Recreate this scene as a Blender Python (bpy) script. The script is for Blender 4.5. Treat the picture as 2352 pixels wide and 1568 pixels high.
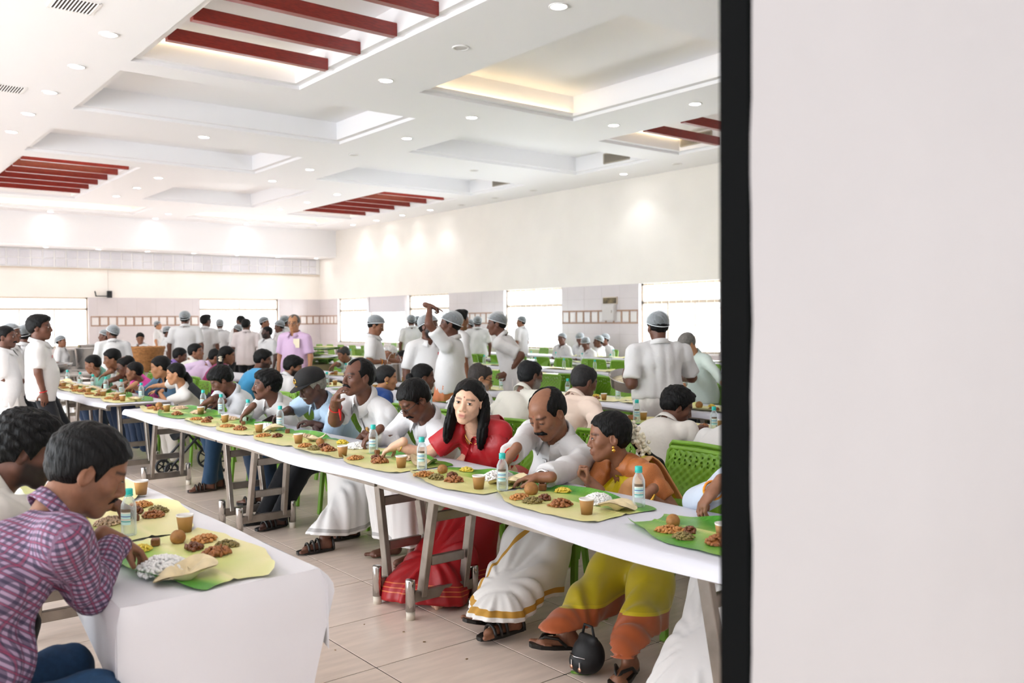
import bpy, math, random
import numpy as np
from mathutils import Vector, Matrix
random.seed(7); np.random.seed(7)
for o in list(bpy.data.objects): bpy.data.objects.remove(o)
S = bpy.context.scene
COL = S.collection
# ---------------------------------------------------------------- camera
cam_d = bpy.data.cameras.new('camera'); cam = bpy.data.objects.new('camera', cam_d); COL.objects.link(cam); S.camera = cam
cam_d.sensor_width = 36.0; cam_d.lens = 36.0 * 2012.3 / 2352.0
cam_d.clip_start = 0.05; cam_d.clip_end = 200
YAW, PIT, ROL = 0.6779, -0.0244, -0.0075
_f = np.array([math.sin(YAW)*math.cos(PIT), math.cos(YAW)*math.cos(PIT), math.sin(PIT)])
_r = np.array([math.cos(YAW), -math.sin(YAW), 0.0]); _u = np.cross(_r, _f)
_r, _u = math.cos(ROL)*_r + math.sin(ROL)*_u, -math.sin(ROL)*_r + math.cos(ROL)*_u
cam.matrix_world = Matrix(((_r[0], _u[0], -_f[0], 0), (_r[1], _u[1], -_f[1], 0), (_r[2], _u[2], -_f[2], 1.555), (0, 0, 0, 1)))
cam_d.dof.use_dof = True; cam_d.dof.focus_distance = 4.75; cam_d.dof.aperture_fstop = 3.2
# ---------------------------------------------------------------- view
vs = S.view_settings; vs.view_transform = 'Standard'; vs.look = 'None'; vs.gamma = 1.0; vs.use_curve_mapping = False
vs.exposure = 1.93
S.cycles.use_denoising = True
S.cycles.time_limit = 900; S.cycles.use_auto_tile = False; S.cycles.max_bounces = 6; S.cycles.diffuse_bounces = 4; S.cycles.glossy_bounces = 2; S.cycles.use_adaptive_sampling = True; S.cycles.adaptive_threshold = 0.04; S.cycles.transmission_bounces = 4; S.cycles.transparent_max_bounces = 16
S.cycles.sample_clamp_indirect = 6.0; S.cycles.caustics_reflective = False; S.cycles.caustics_refractive = False
# ---------------------------------------------------------------- world: hazy white daylight outside
w = bpy.data.worlds.new('daylight'); S.world = w; w.use_nodes = True
_bg = w.node_tree.nodes['Background']; _bg.inputs[0].default_value = (0.93, 0.97, 1.0, 1); _bg.inputs[1].default_value = 1.0
WX, FY, CZ = 14.9, 29.9, 4.80          # wall beyond the tables, far end wall, ceiling height
def area_light(name, loc, rot, sx, sy, power, col=(.84, .925, 1)):
    d = bpy.data.lights.new(name, 'AREA'); d.shape = 'RECTANGLE'; d.size = sx; d.size_y = sy; d.energy = power; d.color = col
    o = bpy.data.objects.new(name, d); COL.objects.link(o); o.location = loc; o.rotation_euler = rot
    return o
H90 = math.pi/2
for _a, _b in ((11.54, 13.85), (16.49, 18.85), (21.5, 23.8), (23.95, 26.25), (26.39, 28.49)):      # daylight in the side windows
    area_light('window_daylight', (WX+.24, (_a+_b)/2, 1.585), (0, H90, 0), 1.57, _b-_a, 54 if _a < 20 else 18)
for _a, _b in ((1.2, 6.94), (10.44, 13.29)):                                                           # and in the far ones
    area_light('window_daylight', ((_a+_b)/2, FY+.24, 1.585), (-H90, 0, 0), _b-_a, 1.57, 6.5*(_b-_a))
for _a, _b in ((2.5, 7), (8.5, 13), (14.5, 19), (20.5, 25)):                                           # unseen windows added behind the left rows to brighten the hall
    area_light('window_daylight', (-7.0, (_a+_b)/2, 2.0), (0, -H90, 0), 3.0, _b-_a, 125 if _a < 14 else 16)
area_light('lobby_fill', (1.0, -3.2, 1.5), (H90, 0, 0), 5, 2.4, 22)  # unseen fill added behind the camera to light the near door wall
# ---------------------------------------------------------------- helpers
def lin(h):
    h = h.lstrip('#'); c = [int(h[i:i+2], 16)/255 for i in (0, 2, 4)]
    return tuple(x/12.92 if x <= 0.04045 else ((x+0.055)/1.055)**2.4 for x in c)
def empty(name, loc=(0, 0, 0), rz=0.0):
    o = bpy.data.objects.new(name, None); COL.objects.link(o); o.location = loc; o.rotation_euler = (0, 0, rz); o.empty_display_size = 0.1
    return o
def tag(o, label=None, cat=None, group=None, kind=None):
    if label: o['label'] = label
    if cat: o['category'] = cat
    if group: o['group'] = group
    if kind: o['kind'] = kind
    return o
def mesh_np(name, V, F, mat=None, smooth=True, attrs=None):
    V = np.asarray(V, np.float32); me = bpy.data.meshes.new(name); me.vertices.add(len(V)); me.vertices.foreach_set('co', V.ravel())
    F = np.asarray(F, np.int32); nf = len(F); k = F.shape[1] if nf else 4
    me.loops.add(nf*k); me.loops.foreach_set('vertex_index', F.ravel()); me.polygons.add(nf)
    me.polygons.foreach_set('loop_start', np.arange(0, nf*k, k, dtype=np.int32))
    if smooth: me.polygons.foreach_set('use_smooth', np.ones(nf, bool))
    for n, a in (attrs or {}).items():
        a = np.asarray(a, np.float32)
        if a.ndim == 2:
            c = np.ones((len(a), 4), np.float32); c[:, :3] = a
            at = me.color_attributes.new(n, 'FLOAT_COLOR', 'POINT'); at.data.foreach_set('color', c.ravel())
        else:
            at = me.attributes.new(n, 'FLOAT', 'POINT'); at.data.foreach_set('value', a)
    me.update(calc_edges=True)
    if mat: me.materials.append(mat)
    return me
def link(name, me, parent=None, loc=(0, 0, 0), rot=(0, 0, 0)):
    o = bpy.data.objects.new(name, me); COL.objects.link(o); o.location = loc; o.rotation_euler = rot
    if parent: o.parent = parent
    return o
def copy_tree(o, parent=None):
    c = o.copy(); COL.objects.link(c); c.parent = parent
    for ch in o.children: copy_tree(ch, c)
    return c
class MB:
    """collects faces of one mesh"""
    def __init__(s): s.v = []; s.f = []; s.sm = []; s.mi = []; s.cur = 0
    def add(s, vs, fs, sm=False):
        b = len(s.v); s.v += [tuple(v) for v in vs]
        for f in fs: s.f.append(tuple(i+b for i in f)); s.sm.append(sm); s.mi.append(s.cur)
        return s
    def box(s, c, d, M=None, bev=0.0):
        hx, hy, hz = d[0]/2, d[1]/2, d[2]/2; c = Vector(c)
        if bev <= 0:
            P = [Vector((x*hx, y*hy, z*hz)) for x in (-1, 1) for y in (-1, 1) for z in (-1, 1)]
            Fs = [(0, 1, 3, 2), (4, 6, 7, 5), (0, 4, 5, 1), (2, 3, 7, 6), (0, 2, 6, 4), (1, 5, 7, 3)]
        else:
            P = []; b = min(bev, hx*.9, hy*.9, hz*.9); idx = {}
            for x in (-1, 1):
                for y in (-1, 1):
                    for z in (-1, 1):
                        for a in range(3):
                            q = [x*(hx-b), y*(hy-b), z*(hz-b)]; q[a] = (x*hx, y*hy, z*hz)[a]
                            idx[(x, y, z, a)] = len(P); P.append(Vector(q))
            Fs = []
            for a in range(3):
                b1, b2 = (a+1) % 3, (a+2) % 3
                for sg in (-1, 1):
                    q = []
                    for (u_, v_) in ((-1, -1), (1, -1), (1, 1), (-1, 1)):
                        k = [0, 0, 0]; k[a] = sg; k[b1] = u_; k[b2] = v_; q.append(idx[(*k, a)])
                    Fs.append(tuple(q if sg > 0 else q[::-1]))
            for a in range(3):           # edge bevels
                b1, b2 = (a+1) % 3, (a+2) % 3
                for u_ in (-1, 1):
                    for v_ in (-1, 1):
                        k0 = [0]*3; k1 = [0]*3; k0[a] = -1; k1[a] = 1
                        for k in (k0, k1): k[b1] = u_; k[b2] = v_
                        q = (idx[(*k0, b1)], idx[(*k1, b1)], idx[(*k1, b2)], idx[(*k0, b2)])
                        Fs.append(q if u_*v_ > 0 else q[::-1])
            for x in (-1, 1):
                for y in (-1, 1):
                    for z in (-1, 1):
                        q = (idx[(x, y, z, 0)], idx[(x, y, z, 1)], idx[(x, y, z, 2)]); Fs.append(q if x*y*z > 0 else q[::-1])
        if M is not None: P = [M @ p for p in P]
        return s.add([p+c for p in P], Fs)
    def bar(s, a, b, w, h, up=(0, 0, 1), bev=0.0):
        a = Vector(a); b = Vector(b); z = (b-a); L = z.length; z.normalize(); up = Vector(up)
        x = up.cross(z)
        if x.length < 1e-4: x = Vector((1, 0, 0)).cross(z)
        x.normalize(); y = z.cross(x)
        M = Matrix((x, y, z)).transposed()
        return s.box((a+b)/2, (w, h, L), M, bev)
    def tube(s, pts, r, n=8, cap=True, sm=True):
        pts = [Vector(p) for p in pts]; m = len(pts); rr = r if isinstance(r, (list, tuple)) else [r]*m
        prev = None; V = []
        for i, p in enumerate(pts):
            t = (pts[min(i+1, m-1)] - pts[max(i-1, 0)])
            t = t.normalized() if t.length > 1e-9 else Vector((0, 0, 1))
            if prev is None:
                x = t.cross(Vector((0, 0, 1)));  x = x if x.length > 1e-3 else t.cross(Vector((1, 0, 0)))
            else: x = prev - t*prev.dot(t)
            x.normalize(); prev = x; y = t.cross(x)
            for k in range(n):
                a = 2*math.pi*k/n; V.append(p + (x*math.cos(a)+y*math.sin(a))*rr[i])
        Fs = [(i*n+k, i*n+(k+1) % n, (i+1)*n+(k+1) % n, (i+1)*n+k) for i in range(m-1) for k in range(n)]
        s.add(V, Fs, sm)
        if cap: 
            b = len(s.v)-m*n
            s.f.append(tuple(b+k for k in range(n))[::-1]); s.sm.append(False); s.mi.append(s.cur)
            s.f.append(tuple(b+(m-1)*n+k for k in range(n))); s.sm.append(False); s.mi.append(s.cur)
        return s
    def lathe(s, prof, n=16, c=(0, 0, 0), M=None, sm=True):
        V = []; c = Vector(c)
        for r, z in prof:
            for k in range(n):
                a = 2*math.pi*k/n; p = Vector((r*math.cos(a), r*math.sin(a), z)); V.append((M @ p if M is not None else p)+c)
        Fs = [(i*n+k, i*n+(k+1) % n, (i+1)*n+(k+1) % n, (i+1)*n+k) for i in range(len(prof)-1) for k in range(n)]
        return s.add(V, Fs, sm)
    def grid(s, fn, nu, nv, sm=True, flip=False):
        V = [fn(i/nu, j/nv) for i in range(nu+1) for j in range(nv+1)]
        Fs = [(i*(nv+1)+j, (i+1)*(nv+1)+j, (i+1)*(nv+1)+j+1, i*(nv+1)+j+1) for i in range(nu) for j in range(nv)]
        if flip: Fs = [f[::-1] for f in Fs]
        return s.add(V, Fs, sm)
    def mesh(s, name, mats=None):
        me = bpy.data.meshes.new(name); me.from_pydata(s.v, [], s.f)
        me.polygons.foreach_set('use_smooth', s.sm); me.polygons.foreach_set('material_index', s.mi)
        for m in (mats if isinstance(mats, (list, tuple)) else [mats]):
            if m: me.materials.append(m)
        me.update(); return me
    def obj(s, name, mats=None, parent=None, loc=(0, 0, 0), rot=(0, 0, 0)):
        return link(name, s.mesh(name, mats), parent, loc, rot)
# ---------------------------------------------------------------- materials
MATS = {}
def nmat(name, col=(.8, .8, .8), rough=.5, metal=0.0, spec=0.5, **k):
    """principled; k: var=(scale, amount) colour variation, bump=(scale, strength, dist), vcol=attr name, attr fn"""
    if name in MATS: return MATS[name]
    m = bpy.data.materials.new(name); m.use_nodes = True; nt = m.node_tree; b = nt.nodes['Principled BSDF']
    if isinstance(col, str): col = lin(col)
    b.inputs['Base Color'].default_value = (*col, 1); b.inputs['Roughness'].default_value = rough; b.inputs['Metallic'].default_value = metal
    b.inputs['Specular IOR Level'].default_value = spec
    if k.get('emit'): b.inputs['Emission Color'].default_value = (*k['emit'][0], 1); b.inputs['Emission Strength'].default_value = k['emit'][1]
    if k.get('sheen'): b.inputs['Sheen Weight'].default_value = k['sheen']
    if k.get('coat'): b.inputs['Coat Weight'].default_value = k['coat']; b.inputs['Coat Roughness'].default_value = .15
    L = nt.links; N = nt.nodes; src = None
    tc = N.new('ShaderNodeTexCoord')
    if k.get('vcol'):
        a = N.new('ShaderNodeAttribute'); a.attribute_name = k['vcol']; src = a.outputs['Color']
    if k.get('var'):
        sc, am = k['var'][:2]; nz = N.new('ShaderNodeTexNoise'); nz.inputs['Scale'].default_value = sc; nz.inputs['Detail'].default_value = 4
        mp = N.new('ShaderNodeMapping'); mp.inputs['Scale'].default_value = k.get('stretch', (1, 1, 1)); L.new(tc.outputs['Object'], mp.inputs[0]); L.new(mp.outputs[0], nz.inputs['Vector'])
        rg = N.new('ShaderNodeMapRange'); rg.inputs[1].default_value = .3; rg.inputs[2].default_value = .7; rg.inputs[3].default_value = 1-am; rg.inputs[4].default_value = 1+am*.5
        L.new(nz.outputs[0], rg.inputs[0])
        mx = N.new('ShaderNodeVectorMath'); mx.operation = 'SCALE'
        if src: L.new(src, mx.inputs[0])
        else: mx.inputs[0].default_value = col
        L.new(rg.outputs[0], mx.inputs['Scale']); src = mx.outputs[0]
    if src: L.new(src, b.inputs['Base Color'])
    if k.get('bump'):
        sc, st = k['bump'][:2]; nz = N.new('ShaderNodeTexNoise'); nz.inputs['Scale'].default_value = sc; nz.inputs['Detail'].default_value = 3
        mp = N.new('ShaderNodeMapping'); mp.inputs['Scale'].default_value = k.get('bstretch', (1, 1, 1)); L.new(tc.outputs['Object'], mp.inputs[0]); L.new(mp.outputs[0], nz.inputs['Vector'])
        bp = N.new('ShaderNodeBump'); bp.inputs['Strength'].default_value = st; bp.inputs['Distance'].default_value = k['bump'][2] if len(k['bump']) > 2 else .01
        L.new(nz.outputs[0], bp.inputs['Height']); L.new(bp.outputs[0], b.inputs['Normal'])
    m.cycles.emission_sampling = 'NONE' if name == 'lamp_face' else 'AUTO'
    MATS[name] = m; return m
def band_mat(name, base, bands, attr='h', rough=.7, bump=None):
    """colour by thresholds of a float attribute: bands = [(lo, hi, colour)]"""
    m = nmat(name, base, rough, bump=bump); nt = m.node_tree; N = nt.nodes; L = nt.links; b = N['Principled BSDF']
    at = N.new('ShaderNodeAttribute'); at.attribute_name = attr; cur = None
    for lo, hi, c in bands:
        g = N.new('ShaderNodeMath'); g.operation = 'GREATER_THAN'; g.inputs[1].default_value = lo; L.new(at.outputs['Fac'], g.inputs[0])
        l = N.new('ShaderNodeMath'); l.operation = 'LESS_THAN'; l.inputs[1].default_value = hi; L.new(at.outputs['Fac'], l.inputs[0])
        mu = N.new('ShaderNodeMath'); mu.operation = 'MULTIPLY'; L.new(g.outputs[0], mu.inputs[0]); L.new(l.outputs[0], mu.inputs[1])
        mx = N.new('ShaderNodeMix'); mx.data_type = 'RGBA'; L.new(mu.outputs[0], mx.inputs['Factor'])
        if cur: L.new(cur, mx.inputs[6])
        else: mx.inputs[6].default_value = (*(lin(base) if isinstance(base, str) else base), 1)
        mx.inputs[7].default_value = (*lin(c), 1); cur = mx.outputs[2]
    L.new(cur, b.inputs['Base Color']); return m

# ---------------------------------------------------------------- smooth solid modelling (distance fields -> one continuous mesh)
def _v(p): return np.array(p, np.float32)
def unit(a): a = np.asarray(a, float); return a/max(np.linalg.norm(a), 1e-9)
def frame(yaw, pitch=0, roll=0):
    f = np.array([math.cos(yaw)*math.cos(pitch), math.sin(yaw)*math.cos(pitch), math.sin(pitch)])
    l = np.array([-math.sin(yaw), math.cos(yaw), 0.0]); u = np.cross(f, l)
    l, u = math.cos(roll)*l+math.sin(roll)*u, -math.sin(roll)*l+math.cos(roll)*u
    return f, l, u
I3 = (np.array([1., 0, 0]), np.array([0, 1., 0]), np.array([0, 0, 1.]))
def CAP(a, b, ra, rb=None, k=.02, op=1): return ('cap', np.asarray(a, float), np.asarray(b, float), ra, ra if rb is None else rb, k, op)
def CON(a, b, ra, rb=None, k=.02, op=1): return ('con', np.asarray(a, float), np.asarray(b, float), ra, ra if rb is None else rb, k, op)
def ELL(c, r, fr=I3, k=.02, op=1): return ('ell', np.asarray(c, float), np.asarray(r, float), fr, None, k, op)
def FN(f): return ('fn', f)
def _bb(p):
    if p[0] == 'ell':
        m = sum(abs(p[3][i])*p[2][i] for i in range(3)); return p[1]-m, p[1]+m
    r = max(p[3], p[4]); return np.minimum(p[1], p[2])-r, np.maximum(p[1], p[2])+r
def sdf_mesh(prims, h, clip=None):
    bbs = [_bb(p) for p in prims if p[0] != 'fn' and p[-1] == 1]
    lo = np.min([b[0] for b in bbs], 0)-2.5*h-.008; hi = np.max([b[1] for b in bbs], 0)+2.5*h+.008
    if clip is not None: lo = np.maximum(lo, clip[0]); hi = np.minimum(hi, clip[1])
    n = np.maximum(np.ceil((hi-lo)/h).astype(int)+1, 3)
    ax = [(lo[i]+h*np.arange(n[i])).astype(np.float32) for i in range(3)]
    v = np.full(n, 9.0, np.float32)
    for p in prims:
        if p[0] == 'fn':
            v = p[1](ax[0][:, None, None], ax[1][None, :, None], ax[2][None, None, :], v).astype(np.float32); continue
        k = p[-2]; op = p[-1]; b0, b1 = _bb(p); m = k+2.5*h
        i0 = np.clip(np.floor((b0-m-lo)/h).astype(int), 0, n); i1 = np.clip(np.ceil((b1+m-lo)/h).astype(int)+1, 0, n)
        if (i1 <= i0).any(): continue
        sl = tuple(slice(i0[i], i1[i]) for i in range(3))
        X = ax[0][sl[0]][:, None, None]; Y = ax[1][sl[1]][None, :, None]; Z = ax[2][sl[2]][None, None, :]
        if p[0] == 'ell':
            c, r, fr = p[1], p[2], p[3]; x = X-c[0]; y = Y-c[1]; z = Z-c[2]
            q = [(x*fr[i][0]+y*fr[i][1]+z*fr[i][2])/r[i] for i in range(3)]
            k0 = np.sqrt(q[0]**2+q[1]**2+q[2]**2)+1e-6; k1 = np.sqrt((q[0]/r[0])**2+(q[1]/r[1])**2+(q[2]/r[2])**2)+1e-6
            d = k0*(k0-1)/k1
        else:
            a, b, ra, rb = p[1:5]; ab = b-a; L2 = max(float(ab@ab), 1e-9); x = X-a[0]; y = Y-a[1]; z = Z-a[2]
            tt = (x*ab[0]+y*ab[1]+z*ab[2])/L2; t = np.clip(tt, 0, 1)
            d = np.sqrt((x-t*ab[0])**2+(y-t*ab[1])**2+(z-t*ab[2])**2)-(ra+(rb-ra)*t)
            if p[0] == 'con':
                L = math.sqrt(L2); d = np.maximum(d, np.maximum(-tt, tt-1)*L)
        o = v[sl]
        if op == 1:
            hh = np.maximum(k-np.abs(o-d), 0)/max(k, 1e-6); v[sl] = np.minimum(o, d)-hh*hh*k*.25
        else:
            d = -d; hh = np.maximum(k-np.abs(o-d), 0)/max(k, 1e-6); v[sl] = np.maximum(o, d)+hh*hh*k*.25
    return surfnet(v, lo, h)
_CO = [(0, 0, 0), (1, 0, 0), (0, 1, 0), (1, 1, 0), (0, 0, 1), (1, 0, 1), (0, 1, 1), (1, 1, 1)]
_ED = [(0, 1), (2, 3), (4, 5), (6, 7), (0, 2), (1, 3), (4, 6), (5, 7), (0, 4), (1, 5), (2, 6), (3, 7)]
def surfnet(v, lo, h):
    s = v < 0
    cnt = np.zeros([d-1 for d in v.shape], np.int8)
    for c in _CO: cnt += s[c[0]:v.shape[0]-1+c[0], c[1]:v.shape[1]-1+c[1], c[2]:v.shape[2]-1+c[2]]
    I = np.argwhere((cnt > 0) & (cnt < 8))
    if len(I) == 0: return np.zeros((0, 3)), np.zeros((0, 4), int)
    idm = np.full(cnt.shape, -1, np.int32); idm[I[:, 0], I[:, 1], I[:, 2]] = np.arange(len(I))
    cv = [v[I[:, 0]+c[0], I[:, 1]+c[1], I[:, 2]+c[2]] for c in _CO]
    acc = np.zeros((len(I), 3)); num = np.zeros(len(I))
    for a, b in _ED:
        va, vb = cv[a], cv[b]; m = (va < 0) != (vb < 0)
        t = va[m]/(va[m]-vb[m]); pa = np.array(_CO[a], float); pb = np.array(_CO[b], float)
        acc[m] += pa+t[:, None]*(pb-pa); num[m] += 1
    P = (I+acc/num[:, None])*h+lo
    Fs = []
    for axi in range(3):
        b1, b2 = (axi+1) % 3, (axi+2) % 3
        s0 = [slice(1, -1)]*3; s1 = [slice(1, -1)]*3; s0[axi] = slice(0, -1); s1[axi] = slice(1, None)
        A = s[tuple(s0)]; E = np.argwhere(A != s[tuple(s1)])
        if len(E) == 0: continue
        ins = A[E[:, 0], E[:, 1], E[:, 2]]; E = E.copy(); E[:, b1] += 1; E[:, b2] += 1
        q = []
        for d1, d2 in ((1, 1), (0, 1), (0, 0), (1, 0)):
            J = E.copy(); J[:, b1] -= d1; J[:, b2] -= d2; q.append(idm[J[:, 0], J[:, 1], J[:, 2]])
        q = np.stack(q, 1); q[~ins] = q[~ins][:, ::-1]; Fs.append(q)
    F = np.concatenate(Fs); F = F[(F >= 0).all(1)]
    return P, F
def merge(*parts):
    V = []; F = []; n = 0
    for v, f in parts:
        V.append(v); F.append(f+n); n += len(v)
    return np.concatenate(V), np.concatenate(F)
def folds(seed, amp, fr=22.0, zs=.5):
    """cloth creases: warped ripples"""
    rs = np.random.RandomState(seed); d = rs.normal(size=(3, 3)); d /= np.linalg.norm(d, axis=1)[:, None]; d[:, 2] *= zs; ph = rs.rand(6)*6.28
    def f(X, Y, Z, v):
        m = np.abs(v) < .05
        w1 = np.sin((X*d[0, 0]+Y*d[0, 1]+Z*d[0, 2])*fr*.45+ph[0]); w2 = np.sin((X*d[1, 0]+Y*d[1, 1]+Z*d[1, 2])*fr*.6+ph[1])
        a = np.sin((X*d[2, 0]+Y*d[2, 1]+Z*d[2, 2])*fr+2.2*w1+ph[2]); b = np.sin((X*d[0, 1]-Y*d[0, 0]+Z*.6)*fr*1.7+1.8*w2+ph[3])
        return v+amp*((1-2.2*np.sqrt(np.abs(a)))*.8+.55*b*w1)*m
    return FN(f)
def vfolds(seed, amp, cx, cy, n=14):
    """pleats that run down a skirt round (cx, cy)"""
    rs = np.random.RandomState(seed); ph = rs.rand(4)*6.28
    def f(X, Y, Z, v):
        a = np.arctan2(Y-cy, X-cx); return v+np.clip((np.hypot(X-cx, Y-cy)-.05)/.10, 0, 1)*amp*(np.sin(a*n+2*np.sin(a*3+ph[0])+ph[1]+Z*2)+.5*np.sin(a*n*1.9+ph[2]))*(np.abs(v) < .06)
    return FN(f)
def PLANE(p, nrm, k=.004):
    """keep the side the normal points away from"""
    p = np.asarray(p, float); n = unit(nrm)
    return FN(lambda X, Y, Z, v: np.maximum(v, (X-p[0])*n[0]+(Y-p[1])*n[1]+(Z-p[2])*n[2]))
# ---------------------------------------------------------------- people
def ik(a, t, l1, l2, hint):
    a = np.asarray(a, float); t = np.asarray(t, float); d = t-a; D = np.linalg.norm(d)
    if D > (l1+l2)*.998: t = a+d/D*(l1+l2)*.998; d = t-a; D = np.linalg.norm(d)
    D = max(D, abs(l1-l2)+.02); u = d/np.linalg.norm(d); x = (l1*l1-l2*l2+D*D)/(2*D); hgt = math.sqrt(max(l1*l1-x*x, 0))
    hv = np.asarray(hint, float); hv = hv-u*(hv@u); hv = unit(hv)
    return a+u*x+hv*hgt, t
def torso_prims(J, inf, W=1.0, belly=0.0, fem=False):
    P, N, F, L, T = J['P'], J['N'], J['F'], J['L'], J['T']; D = N-P; s = J['s']
    out = [ELL(P+.66*D+F*.012*s-F*J['bow'], np.array([.112, .152*W, .17])*s+inf, (F, L, T), .05),
           ELL(P+.30*D+F*(.012+belly*.7)*s, np.array([.108+belly, .138*W+belly*.5, .175])*s+inf, (F, L, T), .05),
           ELL(P+T*.02*s, np.array([.125, .172*W, .125])*s+inf, (F, L, T), .06),
           CAP(J['shL']-T*.004*s, J['shR']-T*.004*s, .046*s+inf, None, .05)]
    for sd in ('shL', 'shR'): out.append(CAP(N-T*.012*s, .3*N+.7*J[sd]+T*.010*s, .040*s+inf*.6, .038*s+inf, .035))
    if fem:
        for sg in (-1, 1): out.append(ELL(P+.60*D+F*.085*s+L*.068*sg*s, np.array([.062, .062, .065])*s+inf, (F, L, T), .035))
    return out
def head_prims(c, fr, s, N, fem=False, fat=1.0, eyes=True, ears=True, neckr=None):
    f, l, u = fr
    q = lambda x, y, z: c+(f*x+l*y+u*z)*s
    e = lambda x, y, z, a, b, d, k=.02, op=1: ELL(q(x, y, z), np.array([a, b, d])*s, fr, k*s, op)
    jw = .93 if fem else 1.0
    o = [e(-.012, 0, .037, .100, .078, .080, .02), e(.022, 0, -.028, .066, .061*fat*jw, .084, .03)]
    for sg in (-1, 1):
        o += [CAP(q(.0, .046*sg*fat*jw, -.052), q(.062, .014*sg, -.096), .022*s, .02*s, .025*s), e(.058, .040*sg, -.020, .024, .024*fat, .024, .025)]
    o += [e(.070, 0, -.098, .019, .022, .018, .02), CAP(q(.076, -.034, .024), q(.076, .034, .024), (.0105 if fem else .0135)*s, None, .014*s), e(.074, 0, -.062, .024, .03, .024, .022)]
    for sg in (-1, 1): o.append(e(.101, .034*sg, .002, .017, .020, .0145, .012, -1))
    o += [CAP(q(.084, 0, .016), q(.1045, 0, -.030), .0065*s, .0108*s, .014*s)] if fem else [CAP(q(.086, 0, .016), q(.108, 0, -.030), .0085*s, .0125*s, .012*s)]
    for sg in (-1, 1): o.append(e(.098-(.003 if fem else 0), .0135*sg, -.037, .0105 if fem else .012, .0085 if fem else .0095, .008 if fem else .009, .008))
    for sg in (-1, 1): o.append(e(.0765, .0335*sg, .003, .0145, .0165, .0125, .004))
    o += [CAP(q(.0945, -.015, -.0615), q(.0945, .015, -.0615), (.0075 if fem else .0062)*s, None, .005*s), CAP(q(.0935, -.013, -.0745), q(.0935, .013, -.0745), (.0088 if fem else .0072)*s, None, .005*s), CAP(q(.104, -.019, -.0675), q(.104, .019, -.0675), .0035*s, None, .003*s, -1)]
    if ears:
        for sg in (-1, 1):
            o += [e(-.010, .078*sg, -.008, .021, .0095, .033, .006), e(-.004, .088*sg, -.004, .012, .009, .019, .005, -1)]
    r = neckr or (.046 if fem else .056)
    o += [CAP(q(-.022, 0, -.05), N, r*s, (r+.004)*s, .03*s)]
    return o
HANDP = {'pinch': (28, 62, 88), 'relaxed': (16, 38, 58), 'flat': (4, 10, 16), 'fist': (62, 140, 205), 'hold': (35, 75, 105), 'point': (10, 20, 26)}
def hand_prims(w, d, n, side, s, pose='relaxed'):
    """w wrist, d towards the knuckles, n palm side, side +1 left hand"""
    d = unit(d); n = unit(np.asarray(n, float)-d*(np.asarray(n, float)@d)); l = np.cross(n, d)*(1 if side > 0 else -1)*-1   # l points to the thumb side
    A = HANDP[pose]; o = [ELL(w+d*.045*s, np.array([.052, .039, .0165])*s, (d, l, n), .012*s), CAP(w-d*.05*s, w+d*.02*s, .027*s, .026*s, .015*s)]
    for i, (off, ln) in enumerate(((.029, .073), (.0095, .081), (-.0105, .075), (-.029, .060))):
        p = w+d*(.083-.006*abs(i-1))*s+l*off*s; r = .0088*s; cv = -off*(.9 if pose in ('pinch',) else .15)*8
        B = A if not (pose == 'point' and i > 0) else (60, 130, 190)
        for j, fr_ in enumerate((.46, .30, .24)):
            a = math.radians(B[j]+(3 if i == 3 else 0)); dd = unit(d*math.cos(a)+n*math.sin(a)+l*cv*.25*(.6+.4*j)); p2 = p+dd*ln*fr_*s
            o.append(CAP(p, p2, r, r*.9, .004*s)); p = p2; r *= .9
    p = w+d*.022*s+l*.026*s
    tq = {'pinch': (.62, .38, .75), 'flat': (.6, .8, .1), 'fist': (.55, .3, .9)}.get(pose, (.62, .62, .4))
    dd = unit(d*tq[0]+l*tq[1]+n*tq[2]); p2 = p+dd*.042*s; o.append(CAP(p, p2, .0125*s, .0105*s, .008*s))
    dd = unit(dd+d*.55-l*(.35 if pose != 'flat' else .0)+n*.1); o.append(CAP(p2, p2+dd*.034*s, .0105*s, .0085*s, .004*s))
    return o
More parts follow.
